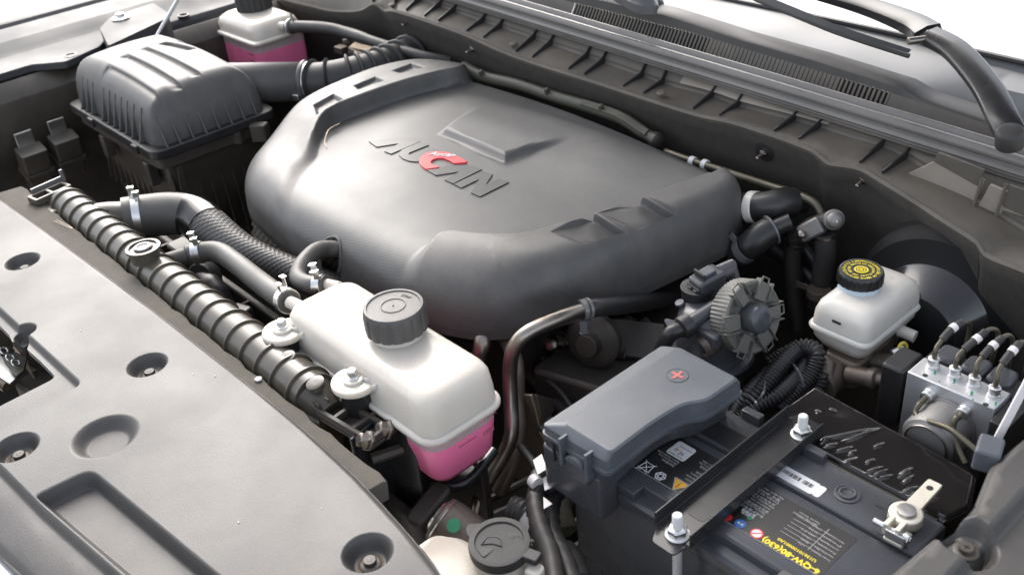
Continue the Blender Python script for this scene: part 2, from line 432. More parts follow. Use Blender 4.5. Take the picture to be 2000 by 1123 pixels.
OUT = [(v.x, v.y) for v in _o]; OUTD = [v.z for v in _o]
TL = px(6.3, (930, 118), (913, 152), (850, 170), (792, 187), (720, 213), (655, 240), (627, 268), (616, 305), (592, 335), (562, 380)) + px(3, (537, 460)) + [(-121, 50)]
TR = [(-95, 50)] + px(2, (775, 575)) + px(5.5, (812, 500)) + px(6.5, (868, 462)) + px(7.9, (940, 451), (1010, 452), (1075, 438), (1200, 398), (1375, 330), (1450, 300))
TONG = [(-131, 125)] + [(v.x, v.y) for v in cr([(a, c, 0) for a, c in TL], 6)] + [(v.x, v.y) for v in cr([(a, c, 0) for a, c in TR], 6)] + [(-75, 125)]
_sc = [px(7.8, (1070, 457), (1156, 416), (1222, 446), (1140, 473)), px(7.8, (1164, 420), (1248, 382), (1318, 408), (1242, 440))]
_pk = [px(11, (618, 205), (668, 186), (690, 176), (640, 192)), ]
_pk = [px(8.8, (611, 206), (652, 184), (672, 196), (618, 224)), px(8.8, (690, 168), (733, 149), (752, 158), (700, 177)), px(8.8, (765, 137), (803, 121), (829, 130), (782, 143))]
_rec = [tuple(p) for p in px(6.3, (925, 205), (853, 263), (985, 322), (1085, 284))] + [(-104, 100), (-124, 104)]
def cover_z(x, y):
    d, D = seg_dist(x, y, OUT, True, OUTD)
    ins = inside(x, y, OUT); d = np.where(ins, d, 0)
    t = sdist(x, y, TONG)
    zt = 6.4 - .0006 * (x + 112) ** 2 - .0008 * (y - 82) ** 2
    fr_ = sstep(56, 76, y)                                     # 0 at the front edge, 1 at the back
    wl = np.where(x < -112, 3.0 - 2.2 * sstep(64, 75, y), 3.0 - 2.25 * sstep(58, 67, y))
    left = x < -112
    A = np.where(left, .8 + 2.4 * sstep(66, 80, y), .9 + 1.3 * sstep(59, 70, y))
    zt = zt + A * sstep(-.2, 1, t / wl)
    # pockets and scoops
    for q in _pk:
        s = sdist(x, y, q); zt = zt - .75 * (1 - sstep(-.75, .1, s))
    for q in _sc:
        a = Vector(q[0]); c = Vector(q[2]); u = (c - a); L = u.length; u /= L
        r = ((x - a.x) * u.x + (y - a.y) * u.y) / L
        s = sdist(x, y, q); zt = zt - 2.3 * np.clip(r, 0, 1) ** 1.1 * (1 - sstep(-.38, .05, s))
    s = sdist(x, y, _rec); zt = zt + 1.0 * (1 - sstep(-1.7, 0, s)) * (1 - sstep(91, 101, y))
    g = np.clip(1 - d / D, 0, 1)
    prof = np.maximum(1 - g ** 2.9, 0) ** (1 / 2.5)
    zr = -.6
    return zr + (zt - zr) * prof
ec = thing('engine_cover', 'large charcoal plastic engine cover with raised emblem letters and woven centre field', 'engine cover', (-112, 82, 0))
_rings = [offset_loop(OUT, q) for q in (.18, .4, .75, 1.2)]
_tl = TONG[1:-1]
_tl = [(v.x, v.y) for v in cr([(a, c, 0) for a, c in TL[1:]], 12)], [(v.x, v.y) for v in cr([(a, c, 0) for a, c in TR[:-1]], 12)]
_lines = []
for L_ in _tl:
    for q in (-.25, -.05, .15, .35, .6, .9, 1.25): _lines.append(offset_open(L_, -q))
_feat = [offset_loop(rpoly(q, .25, 3), s_) for q in _pk + _sc for s_ in (-.08, .06, .2, .36, .6)]
NX, NZ = -109.5, 1.9                                            # the round cut-out in the front face
cov = sheet('cover_shell', OUT, cover_z, [M['cover'], M['weave']], ec, step=.55, loops=_rings + _feat, lines=_lines, thick=1.1,
            mfun=lambda x, y: (sdist(x, y, TONG) < .15),
            keep=lambda c: ~((c[:, 1] < 62) & (np.hypot(c[:, 0] - NX, (c[:, 2] - NZ)) < 2.6)))
def cz(x, y): return float(cover_z(np.array([x]), np.array([y]))[0])
def on_cover(px_, py_):
    z = 6.5
    for _ in range(8):
        p = at(px_, py_, z); z = cz(p.x, p.y)
    return p
# the cut-out's rolled edge
b = MB(); pts = []
for k in range(28):
    a = -0.5 + (pi + 1.0) * k / 27
    x = NX + 2.6 * cos(a); zz = NZ + 2.6 * sin(a)
    lo, hi = 56.0, 64.0
    for _ in range(30):
        mid = (lo + hi) / 2
        if cz(x, mid) < zz: lo = mid
        else: hi = mid
    pts.append((x, lo, zz))
b.tube(pts, .22, 8); b.build('cutout_rim', M['cover'], ec)
# raised letters traced off the emblem, (zoom px / 5.616 + offset)
def em(pts): return [on_cover(700 + a / 5.616, 200 + c / 5.616) for a, c in pts]
LET = {'letter_a': [(115, 438), (200, 420), (570, 398), (620, 402), (690, 437), (360, 577), (285, 548), (445, 462), (200, 500)],
       'letter_u': [(690, 440), (775, 478), (570, 560), (552, 572), (562, 585), (600, 580), (820, 510), (935, 548), (700, 648), (640, 662), (560, 655), (490, 628), (445, 590), (445, 560), (480, 530)],
       'letter_a ': [(890, 725), (985, 700), (1230, 705), (1280, 708), (1358, 745), (1040, 903), (945, 858), (1105, 772), (850, 812), (752, 752), (890, 735)],
       'letter_n': [(1365, 760), (1475, 800), (1400, 915), (1545, 845), (1655, 885), (1335, 1045), (1235, 1000), (1325, 855), (1130, 950), (1048, 908)]}
def plate(pts3, h, name, mt, parent, bev=.04):
    b = MB(); n = len(pts3); o = Vector((0, 0, 1))
    lo = [p - Vector((0, 0, .25)) for p in pts3]; hi = [p + Vector((0, 0, h)) for p in pts3]
    b.add(lo + hi, [tuple(range(n, 2 * n))] + [(i, (i + 1) % n, n + (i + 1) % n, n + i) for i in range(n)])
    ob = b.build(name, mt, parent, bevel=bev, seg=2)
    return ob
for k, v in LET.items(): plate(em(v), .17, 'emblem_letter', M['emblem'], ec)
C = [(740, 748), (700, 720), (668, 680), (668, 640), (700, 600), (760, 568), (850, 553), (950, 560), (1060, 590), (1195, 665), (1170, 677), (1045, 685), (1000, 655), (930, 628), (870, 628), (815, 645), (796, 668), (810, 695), (888, 725), (850, 735)]
plate(em(C), .26, 'emblem_letter', M['red'], ec)['label'] = 'red letter C in the emblem'
# small white script on the red letter
p0 = on_cover(700 + 768 / 5.616, 200 + 600 / 5.616); p1 = on_cover(700 + 1055 / 5.616, 200 + 618 / 5.616)
upv = on_cover(700 + 800 / 5.616, 200 + 565 / 5.616) - p0
m_ = fr(p0 + Vector((0, 0, .30)), p1 - p0, (0, 0, 1))
vs, fs = textmb('Aucan', 1.0, m_, depth=.02, shear=.3, bold=.015)
xs = [(v - p0).dot((p1 - p0).normalized()) for v in vs]; sc = (p1 - p0).length / max(xs)
vs = [p0 + (v - p0) * sc for v in vs]; vs = [Vector((v.x, v.y, v.z + .30 * (1 - sc) + .02)) for v in vs]
b = MB(); b.add(vs, fs); b.build('emblem_script', M['print_white'], ec)
# dry twig lying on the cover
pw = [on_cover(665, 252) + Vector((0, 0, .9)), on_cover(645, 262) + Vector((0, 0, .8)), on_cover(635, 278) + Vector((0, 0, .3)), on_cover(638, 290) + Vector((0, 0, .15))]
b = MB(); b.tube(cr(pw, 5), [.09] * 8 + [.06] * 8, 6); tag(b.build('dry_twig', M['tan']), 'thin dry brown twig lying on the left side of the engine cover', 'twig')
# thread of lint
M['dirt'] = mat('brown_settled_dirt', (.14, .105, .07), .9, var=.3, vscale=60, bump=.8, bscale=40)
# ================================================================== front panel
def P5(*pts): return px(5, *pts)
PO = [(-190, 27.5), (-175, 29.6)] + P5((0, 385), (100, 455), (300, 600), (500, 755)) + [(-77, 33.3), (-67, 32.9), (-58, 32.0), (-51, 30.8), (-40, 27.5), (-30, 22)] + [(-30, 14), (-45, 12), (-60, 9), (-70, 6.8), (-77, 5.5), (-86.6, 4.1), (-110, 2.2), (-150, 1), (-190, 1)]
REC = [(43, 510, 2.5), (287, 712, 2.45), (30, 873, 2.5), (718, 1078, 2.4), (205, 851, 3.6)]
recs = []
for a, c, r in REC:
    p = at(a, c, 5); recs.append((p.x, p.y, r))
RECT = rpoly([(-89.3, 9.0), (-88.6, 14.4), (-64, 18.2), (-30, 19.5), (-30, 15), (-62, 12.6)], [.8, 1.6, .5, .5, .5, .5], 4)
RECT = rpoly(px(5, (62, 968), (178, 912), (440, 1128), (700, 1330), (560, 1380), (250, 1128)), [.8, 1.6, .3, .3, .3, .5], 4)
HOLE = rpoly(px(5, (-200, 520), (0, 668), (20, 690), (40, 735), (100, 725), (108, 745), (0, 795), (-200, 880)), [.2, .2, .8, .8, .5, .8, .2, .2], 3)
HOLE = rpoly(px(4.1, (-300, 400), (0, 636), (18, 654), (24, 668), (42, 662), (60, 650), (58, 668), (53, 682), (80, 706), (110, 737), (0, 793), (-300, 930)), [.2, .2, .2, .2, .3, .3, .2, .2, .3, .9, .2, .2], 4)
BOWL = at(44, 645, 5)
LEDGE = rpoly(px(5, (-300, 400), (0, 598), (163, 748), (0, 840), (-300, 980)), [.2, .3, 1.2, .3, .2], 4)
def panel_z(x, y):
    gl = np.interp(x, [-190, -110, -96.2, -85.3, -72.3, -60, -30], [4, 6.6, 8.3, 9.2, 10.9, 12.6, 17])
    z = 5.0 - 1.0 * (1 - sstep(-.5, .25, y - gl)) - .12 * np.clip(gl - 1.2 - y, 0, 99) ** 1.5
    for rx, ry, r in recs:
        q = np.hypot(x - rx, y - ry) / r
        z = z - (1.5 if r < 3 else 1.2) * (1 - sstep(.55, 1.0, q))
    z = z - 1.7 * (1 - sstep(-1.0, 0, sdist(x, y, RECT)))
    z = z - .9 * (1 - sstep(-.7, 0, sdist(x, y, LEDGE)))
    z = np.minimum(z, 5.1 - 2.2 * (1 - sstep(.45, 1.05, np.hypot(x - BOWL.x, y - BOWL.y) / 1.7)))
    d = seg_dist(x, y, PO); g = np.clip(1 - d / .8, 0, 1)
    return z - .7 * g ** 2
fp = thing('radiator_cover', 'wide grey plastic panel over the radiator support with round recesses', 'panel', (-100, 20, 3))
lp = []
for rx, ry, r in recs:
    for q in (1.02, .93, .85, .77, .7, .62, .54, .4): lp.append(circ(r * q, 40, (rx, ry)))
for q in (.4, .6, .75, .9, 1.03): lp.append(circ(1.7 * q, 28, (BOWL.x, BOWL.y)))
for P_ in (RECT, LEDGE):
    for q in (-.05, .25, .5, .75, 1.02): lp.append(offset_loop(P_, q))
GL = [[(x, float(np.interp(x, [-190, -110, -96.2, -85.3, -72.3, -60, -30], [4, 6.6, 8.3, 9.2, 10.9, 12.6, 17])) + q) for x in range(-188, -31, 3)] for q in (-.55, -.3, -.1, .1, .3)]
sheet('panel_shell', cr([(a, c, 0) for a, c in PO], 4, True), panel_z, M['panel'], fp, step=1.0, loops=lp + [offset_loop(cr([(a, c, 0) for a, c in PO], 4, True), q) for q in (.25, .55, .85)], holes=[HOLE], thick=.8, lines=GL)
def pin(x, y, z, parent, name='push_pin', mt='dustblack'):
    t = MB(); t.lathe([(1.05, 0), (1.05, .12), (.9, .22), (.62, .24), (.62, .5), (.55, .62), (.2, .62)], Matrix.Translation((x, y, z)), 28)
    o = t.build(name, M[mt], parent)
    c = MB(); c.box((0, 0, 0), (.5, .09, .06), Matrix.Translation((x, y, z + .63))); c.box((0, 0, 0), (.09, .5, .05), Matrix.Translation((x, y, z + .63)))
    c.build('cross_slot', M['label'], o)
    return o
for rx, ry, r in recs:
    if r < 3:
        pin(rx, ry, 3.48, fp)
        t = MB(); t.lathe([(1.32 + .06 * sin(rx), .0), (1.1, .035), (.3, .04), (.1, .04)], Matrix.Translation((rx + .06, ry - .08, 3.5)), 24); t.build('settled_dirt', M['dirt'], fp)
# ================================================================== setting
def struct(b, name, mt, **k):
    o = b.build(name, mt, **k); o['kind'] = 'structure'; return o
M['ground'] = mat('pale_concrete', (.42, .40, .37), .9, var=.25, vscale=1.5, bump=.6, bscale=8, dust=.3, dcol=(.3, .27, .22))
M['floor'] = mat('underbody_dark', (.02, .018, .015), .8, dust=.3, dcol=(.06, .05, .04))
b = MB(); b.box((0, 0, -96), (60000, 60000, 2)); struct(b, 'ground', M['ground'])
# wheel house and bay walls ---------------------------------------------------
bay = thing('engine_bay_shell', 'dark painted sheet metal walls and undertray around the engine bay', 'bay wall', (-110, 75, -60))
b = MB(); b.box((-118, 75, -52), (220, 110, 1)); b.build('undertray', M['floor'], bay)
b = MB()
# left inner wall profile swept along Y
prof = [(-214, 7), (-211, 4), (-211.5, -8), (-213, -10), (-213, -22), (-209, -30), (-209, -52)]
rings = [[(x + (0 if y > 60 else (60 - y) * .03), y, z) for x, z in prof] for y in (10, 40, 60, 80, 100, 130)]
b.loft(rings, caps=False, closed=False); b.build('left_wheel_house', M['dustblack'], bay, bevel=.6, solid=.3)
b = MB()
prof = [(-19, 2), (-20.5, -4), (-20.5, -20), (-26, -26), (-26, -52)]
b.loft([[(x, y, z) for x, z in prof] for y in (10, 50, 90, 122)], caps=False, closed=False); b.build('right_wheel_house', M['dustblack'], bay, bevel=.6, solid=.3)
# firewall ---------------------------------------------------------------------
# the upper edge of the firewall follows the cowl lip
LIPPX = [(560, 0), (610, 12), (650, 21), (703, 21), (732, 7), (753, 21), (778, 23), (899, 64), (1006, 110), (1180, 166), (1350, 221), (1442, 242), (1585, 292), (1613, 317), (1677, 328), (1727, 356), (1798, 400), (1834, 424), (1916, 477), (1926, 497), (2000, 527), (2060, 552)]
LIPY = [112, 112, 112, 112, 112, 112, 111, 110.5, 110, 110, 110, 110, 109.5, 109, 109, 108, 106.5, 105, 103, 102.5, 101, 100]
LIP = [aty(a, c, y) for (a, c), y in zip(LIPPX, LIPY)]
LIPS = cr(LIP, 5)
b = MB(); rings = []
for p in LIPS:
    rings.append([(p.x, p.y + .3, p.z - .4), (p.x, p.y + 1.2, p.z - 2.5), (p.x, p.y + 1.8, p.z - 6), (p.x, p.y + 4, p.z - 11), (p.x, p.y + 4.5, p.z - 30), (p.x, p.y + 3, -52)])
rings = [[(-214, q[1], q[2]) for q in rings[0]]] + rings + [[(-18, q[1], q[2]) for q in rings[-1]]]
b.loft(rings, caps=False, closed=False)
fw = thing('firewall_insulation', 'dusty dark grey felt insulation hanging on the firewall below the cowl lip', 'insulation', (-110, 112, -10))
b.build('felt_sheet', M['felt'], fw, solid=.6, ang=60)
def stud(px_, py_, y, parent):
    p = aty(px_, py_, y); F = fr(p, (1, 0, 0), (0.05, -1, -.15))
    t = MB(); t.lathe([(1.5, -.2), (1.45, .05), (1.0, .12), (.2, .12)], F, 20); w_ = t.build('washer', M['black'], parent)
    t = MB(); t.cur = 0; t.lathe([(.62, .1), (.62, .55), (.3, .6), (.3, 1.9), (.2, 2.0)], F, 6); t.build('stud', M['steel'], w_, bevel=.04)
for a, c, y in ((800, 42, 112.2), (925, 95, 111.5), (1493, 298, 110.4), (1688, 350, 109.6)): stud(a, c, y, fw)
# ================================================================== cowl
cw = thing('ribbed_cowl', 'dusty ribbed black plastic cowl apron under the windscreen', 'cowl', (-110, 115, 5))
BASEPX = [(500, -60), (700, -35), (942, 43), (1042, 77), (1145, 112), (1252, 150), (1300, 166), (1389, 189), (1442, 208), (1546, 235), (1620, 256), (1656, 268), (1717, 285), (1763, 306), (1860, 365), (1990, 445), (2060, 480)]
BASEY = [116] * 14 + [113.5, 111, 110]
BAS = cr([aty(a, c, y) for (a, c), y in zip(BASEPX, BASEY)], 6)
SEALPX = [(560, -92), (760, -38), (899, 0), (1350, 139), (1549, 200), (2000, 342), (2100, 372)]
SB = [aty(a, c, 117.6) for a, c in SEALPX]
def lin(path, x, ax=0):
    xs = [p[0] for p in path]
    return Vector((x, float(np.interp(x, xs, [p[1] for p in path])), float(np.interp(x, xs, [p[2] for p in path]))))
lipx = sorted(LIPS, key=lambda p: p.x)
b = MB(); rings = []
XS = list(np.arange(-212, -30, 1.3))
for x in XS:
    l = lin(lipx, x); q = lin(BAS, x); s = lin(SB, x)
    mid = l.lerp(q, .5) + Vector((0, 0, .15 * sin(x * .35)))
    rings.append([l + Vector((0, .35, -.9)), l + Vector((0, -.15, -.8)), l + Vector((0, -.45, -.1)), l + Vector((0, -.2, .3)), l + Vector((0, .25, .15)), l + Vector((0, .7, -.15)), mid, q, q + Vector((0, .25, .35)), q + Vector((0, .5, .35)) * .0 + Vector((0, .9, .0)) * .3 + Vector((0, 0, .8)), s + Vector((0, .2, .4))])
b.loft(rings, caps=False, closed=False); b.build('apron', M['cowl'], cw, ang=28)
# stiffening ribs in pairs
RIBS = [(857, 14), (885, 24), (942, 43), (976, 55), (1041, 77), (1074, 86), (1145, 110), (1176, 121), (1252, 150), (1292, 163), (1389, 191), (1440, 208), (1548, 238), (1597, 254), (1720, 288), (1768, 306), (820, 4)]
RIBS += [(785, -10), (745, -22)]
for a, c in RIBS:
    q = aty(a, c, 115.6); x = q.x; s = lin(SB, x); l = lin(lipx, x); q = lin(BAS, x)
    t = MB(); w_ = .14; f = l.lerp(q, .22)
    f2 = f + Vector((-2.2, 0, 0))
    for_ = [s + Vector((0, .25, .2)), s + Vector((0, -.55, -.3)), q + Vector((0, -.75, 1.0)), f + Vector((0, 0, .28)), f + Vector((0, 0, -.3)), q + Vector((0, .4, 0))]
    t.add([p + Vector((-w_, 0, 0)) for p in for_] + [p + Vector((w_, 0, 0)) for p in for_], [tuple(range(6)), tuple(range(11, 5, -1))] + [(i, (i + 1) % 6, 6 + (i + 1) % 6, 6 + i) for i in range(6)])
    t.build('rib', M['black'], cw, bevel=.06, seg=1)
# brown insert plates on the riser
def rplate(xa, xb, name):
    rr = []
    for x in np.linspace(xa, xb, 8):
        q = lin(BAS, x); s = lin(SB, x); rr.append([q + Vector((0, -.12, .9)), s + Vector((0, -.25, -.3)), s + Vector((0, .1, -.3)), q + Vector((0, .2, .9))])
    t = MB(); t.loft(rr); return t.build(name, M['cowlbrown'], cw, bevel=.05, seg=1)
rplate(aty(1328, 160, 116).x, aty(1618, 240, 116).x, 'insert_plate')
# tall box-shaped panels at the right end
def quad_plate(pts, th, name, mt, parent, bev=.08):
    p = [Vector(q) for q in pts]; n = (p[1] - p[0]).cross(p[2] - p[0]).normalized()
    t = MB(); k = len(p); t.add(p + [q - n * th for q in p], [tuple(range(k)), tuple(range(2 * k - 1, k - 1, -1))] + [(i, (i + 1) % k, k + (i + 1) % k, k + i) for i in range(k)])
    return t.build(name, mt, parent, bevel=bev, seg=2)
def ys(y, *pts): return [aty(a, c, y) for a, c in pts]
quad_plate(ys(113.0, (1775, 338), (1830, 312), (1925, 350), (1905, 405), (1872, 452)), .5, 'box_panel', M['cowlbrown'], cw)
quad_plate(ys(112.4, (1905, 418), (1937, 358), (2045, 402), (2045, 470), (1925, 470)), .5, 'box_panel', M['cowlbrown'], cw)
quad_plate(ys(112.8, (1836, 296), (1925, 330), (1912, 362), (1826, 314)), .4, 'box_panel', M['cowl'], cw)
quad_plate(ys(112.0, (1975, 359), (2045, 384), (2045, 440), (1960, 400)), .4, 'box_panel', M['cowl'], cw)
for a, c, e, f_ in ((1918, 350, 1890, 440), (1966, 360, 1930, 465)):
    t = MB(); p0_, p1_ = aty(a, c, 111.6), aty(e, f_, 111); t.tube([p0_, p1_], .22, 6); t.build('rib', M['cowl'], cw)
t = MB(); t.prism(rrect(4.4, 2.4, .5), 0, 1.0, fr(at(1985, 490, 5.2), (1, .1, 0), (0, -.35, 1))); t.build('clip_block', M['cowl'], cw, bevel=.12)
# sheet screws on the ledge
for a, c in ((765, 10), (1003, 86), (1652, 306)):
    p = aty(a, c, 112.4); t = MB(); t.lathe([(.75, -.1), (.75, .12), (.5, .25), (.1, .22)], fr(p, z=(0, -.2, 1)), 18); t.build('ledge_screw', M['cowl'], cw)
q = aty(1292, 182, 112); t = MB(); t.lathe([(.75, -.1), (.75, .12), (.5, .25), (.1, .22)], fr(q, z=(0, -.2, 1)), 18); t.build('ledge_screw', M['cowl'], cw)
# ------------------------------------------------------------------ rubber seal
sl_ = thing('hood_seal_strip', 'long ribbed grey rubber seal strip running along the front edge of the cowl', 'seal strip', (-110, 118, 12))
path = [p + Vector((0, 0, 1.2)) for p in cr(SB, 8)]
profs = [(-1.2, -1.6), (-1.7, -1.45), (-1.75, -1.25), (-1.5, -1.1), (-1.8, -.95), (-1.8, -.8), (-1.5, -.66), (-1.8, -.5), (-1.7, -.3), (-1.1, -.12), (-1.0, .1), (-1.35, .35), (-1.5, .75), (-1.35, 1.15), (-1.0, 1.4), (-.5, 1.48), (-.2, 1.35), (0, 1.15), (.25, 1.4), (.5, 1.75), (.9, 1.9), (1.3, 1.7), (1.45, 1.2), (1.35, -1.3)]
b = MB(); rings = [[(p.x, p.y + a, p.z + c) for a, c in profs] for p in path]
b.loft(rings); b.build('seal_body', M['seal'], sl_, ang=50)
# ------------------------------------------------------------------ cowl grille
gt = thing('cowl_grille', 'grey plastic air intake grille with a long row of slots below the windscreen', 'grille', (-100, 122, 14))
def rz(x): return float(np.interp(x, [-212, -125, -99.9, -65, -30], [18.6, 17.6, 17.0, 14.9, 12]))
def rtop(x): return float(np.interp(x, [-212, -105, -90, -77, -63.3, -56.8, -53], [20.4, 18.9, 17.6, 17.0, 15.9, 13.6, 12]))
b = MB(); rings = []
x0, x1 = aty(1127, 9, 123).x, aty(1738, 185, 123).x
for x in np.arange(-212, -30, 1.5):
    t_ = rtop(x); u_ = rz(x)
    rings.append([(x, 119.3, 13.2 if x < -60 else 12.6), (x, 120.9, u_ - 2.3), (x, 121.4, u_ - 2.15)] )
b.loft(rings, caps=False, closed=False); b.build('grille_ledge', M['cowl'], gt)
b = MB(); rings = []
for x in np.arange(-212, -30, 1.5):
    t_ = max(rtop(x), rz(x) + .35); u_ = rz(x)
    rings.append([(x, 122.9, u_), (x, 123.1, t_ - .2), (x, 123.5, t_), (x, 126.6, t_ + .15), (x, 127.1, t_ - .1), (x, 127.8, t_ - 1.6)])
b.loft(rings, caps=False, closed=False); b.build('grille_top', M['panel'], gt, ang=30)
n_ = 84
xs_ = np.linspace(x0, x1, n_)
t = MB()
sm = None
for i, x in enumerate(xs_):
    u_ = rz(x); wd = .18 if not (40 < i < 73) else .31
    t = MB(); t.add([(x - wd, 121.3, u_ - 2.3), (x + wd, 121.3, u_ - 2.3), (x + wd, 122.9, u_ + .02), (x - wd, 122.9, u_ + .02), (x - wd, 121.9, u_ - 2.4), (x + wd, 121.9, u_ - 2.4), (x + wd, 123.3, u_ - .3), (x - wd, 123.3, u_ - .3)],
                    [(0, 1, 2, 3), (7, 6, 5, 4), (0, 4, 5, 1), (2, 6, 7, 3), (0, 3, 7, 4), (1, 5, 6, 2)])
    t.build('grille_bar', M['cowl'], gt, flat=True)
for xa, xb in ((-212, x0 - .3), (x1 + .3, -30)):
    rr = [[(x, 121.2, rz(x) - 2.3), (x, 122.95, rz(x) + .05)] for x in np.linspace(xa, xb, 10)]
    t = MB(); t.loft(rr, caps=False, closed=False); t.build('grille_blank', M['cowl'], gt)
t = MB(); t.loft([[(x, 121.9, rz(x) - 3.2), (x, 123.9, rz(x) - .5)] for x in np.linspace(x0 - 1, x1 + 1, 20)], caps=False, closed=False); t.build('well_shade_sheet', M['floor'], gt)  # dark sheet close behind the bars, the well's shade put into its colour
# ------------------------------------------------------------------ painted scuttle behind and the windscreen
b = MB(); rings = []
for x in np.arange(-212, -28, 2.0):
    t_ = rtop(x)
    rings.append([(x, 127.7, t_ - 1.5), (x, 131, 15.6 - .004 * (x + 100)), (x, 136, 16.4), (x, 139 + .0006 * (x + 110) ** 2 * -1, 17.6)])
b.loft(rings, caps=False, closed=False)
sc_ = thing('scuttle_panel', 'smooth shiny blue grey plastic scuttle between grille and windscreen', 'scuttle', (-110, 132, 14))
M['scuttle'] = mat('scuttle_grey_plastic', (.17, .175, .18), .35, dust=.12, var=.05)
b.build('scuttle_surface', M['scuttle'], sc_)
M['screen'] = mat('windscreen_painted_glare', (.80, .82, .84), .08, var=.02, coat=1, rvar=.0)  # near-white base colour stands in for bright sky reflected in the glass
ws = thing('windscreen', 'pale windscreen with the bright sky reflection put into its colour', 'windscreen', (-110, 140, 17))
def wy(x): return 139.5 - .0007 * (x + 112) ** 2
b = MB(); rings = []
for x in np.arange(-215, -18, 4.0):
    rings.append([(x, wy(x) - .5 + k * 9, 17.4 + k * 5.6 - .05 * k * k) for k in range(0, 9)])
b.loft(rings, caps=False, closed=False); b.build('glass', M['screen'], ws)
b = MB(); pth = [(x, wy(x) - .9, 17.5) for x in np.arange(-215, -18, 4.0)]; b.tube(pth, .45, 8); b.build('edge_trim', M['black'], ws)
# ------------------------------------------------------------------ wiper arm on the right
def pz(z, *pts): return [at(a, c, z) for a, c in pts]
wa = thing('windscreen_wiper', 'broad black curved wiper arm with hinge over the right end of the cowl', 'wiper', at(1975, 265, 18))
cl = [at(1985, 280, 18.0), at(1962, 235, 19.5), at(1925, 165, 21), at(1868, 98, 22.2), at(1815, 68, 22.5)]
cl = cr(cl, 8); nn = len(cl)
b = MB(); b.tube(cl, [1.8 - .1 * (i / nn) for i in range(nn)], up=(0, -.3, 1), prof=[(-.92, -.42), (-1, -.2), (-.98, .1), (-.75, .34), (0, .42), (.75, .34), (.98, .1), (1, -.2), (.92, -.42), (.8, -.2), (0, 0), (-.8, -.2)])
b.build('arm', M['blackpaint'], wa, ang=50)
cl2 = cr([at(1812, 62, 22.6), at(1780, 42, 22.8), at(1700, 12, 23), at(1600, -15, 23.3), at(1480, -45, 23.6)], 8); nn = len(cl2)
b = MB(); b.tube(cl2, [2.0 - 1.1 * (i / nn) for i in range(nn)], up=(0, -.3, 1), prof=[(-.95, -.6), (-1, -.2), (-.9, .25), (0, .42), (.9, .25), (1, -.2), (.95, -.6), (.8, -.2), (0, .1), (-.8, -.2)])
b.build('arm_channel', M['blackpaint'], wa, ang=50)
b = MB(); b.lathe([(1.6, -1.6), (1.6, .2), (1.3, .6), (.4, .65)], fr(at(1973, 262, 19.2), z=(0, -.3, 1)), 28); b.build('pivot_cap', M['rubber'], wa, bevel=.1)
p = at(1800, 78, 22.3); b = MB(); b.lathe([(.5, -1.9), (.5, 1.9)], fr(p, x=(0, 0, 1), z=(.55, .8, 0)), 14); b.build('hinge_pin', M['steel'], wa, bevel=.08)
wb = thing('resting_wiper', 'thin dark wiper blade lying along the lower edge of the windscreen', 'wiper blade', at(1600, 30, 19))
cl3 = cr([at(1470, -12, 21), at(1578, 32, 20.3), at(1631, 53, 20), at(1700, 76, 19.6), at(1777, 100, 19.0)], 8)
b = MB(); b.tube(cl3, [.75 - .4 * i / len(cl3) for i in range(len(cl3))], up=(0, -.3, 1), prof=[(-1, -.3), (-.5, .3), (0, .9), (.5, .3), (1, -.3)]); b.build('blade_spine', M['black'], wb)
b = MB(); b.tube([p - Vector((0, .0, .75)) for p in cl3], .35, 6); b.build('rubber_edge', M['rubber'], wb)
w2 = thing('wiper_pivot', 'grey wiper pivot with black base at the top edge of the cowl', 'wiper pivot', at(1270, 15, 18.5))
b = MB(); b.lathe([(2.3, -.5), (2.2, .8), (1.5, 1.5)], fr(at(1272, 17, 18.2), z=(0, -.3, 1)), 24); b.build('pivot_base', M['black'], w2)
b = MB(); b.tube(cr([at(1278, 12, 20), at(1255, 4, 20.8), at(1210, -20, 21.5)], 6), 1.9, up=(0, -.3, 1), prof=[(-1, -.5), (-.9, .3), (0, .6), (.9, .3), (1, -.5)]); b.build('arm', M['grey'], w2)
# ================================================================== open hood out of view, cut short to shape light and reflections in the bay
hd = thing('short_unseen_hood', 'unseen raised dark bonnet panel, cut short to shape the light over the engine bay', 'hood', (-115, 135, 36))
b = MB(); H0, H1 = (139, 38), (122, 84)
rings = [[(x, H0[0] + (H1[0] - H0[0]) * k / 6 - 2.5 * sin(pi * k / 6) * 0, H0[1] + (H1[1] - H0[1]) * k / 6) for k in range(7)] for x in np.linspace(-206, -8, 12)]
b.loft(rings, caps=False, closed=False); b.build('short_hood_panel', M['dustblack'], hd, solid=2)
for xx in (-200, -150, -80, -30):
    b = MB(); b.tube([(xx, H0[0] - 2, H0[1] + 4), (xx, H1[0] - 2, H1[1] - 4)], 3, 6); b.build('inner_frame', M['dustblack'], hd)
# ================================================================== left fender rail
fl = thing('left_fender_rail', 'light grey painted rail of the left wing with stepped ledges and a raised bolt block', 'wing rail', (-218, 75, 5))
prof = [(-262, -20), (-256, 2), (-249, 9.2), (-246.5, 10.4), (-244.5, 10.4), (-243.4, 9.2), (-241.8, 9.0), (-240.8, 10.4), (-230, 10.4), (-226.5, 9.3), (-224.5, 8.6), (-219.5, 8.2), (-217.5, 8.2), (-216.8, 7.4), (-216.6, 4), (-212.5, 3.6)]
b = MB(); b.loft([[(x, y, z) for x, z in prof] for y in (-10, 20, 50, 80, 110, 150)], caps=False, closed=False); M['rail'] = mat('dark_wing_paint', (.042, .043, .047), .55, dust=.2, dcol=(.10, .098, .095), spec=.3)
b.build('rail_sheet', M['rail'], fl, bevel=.35, seg=2, solid=.3, ang=15)
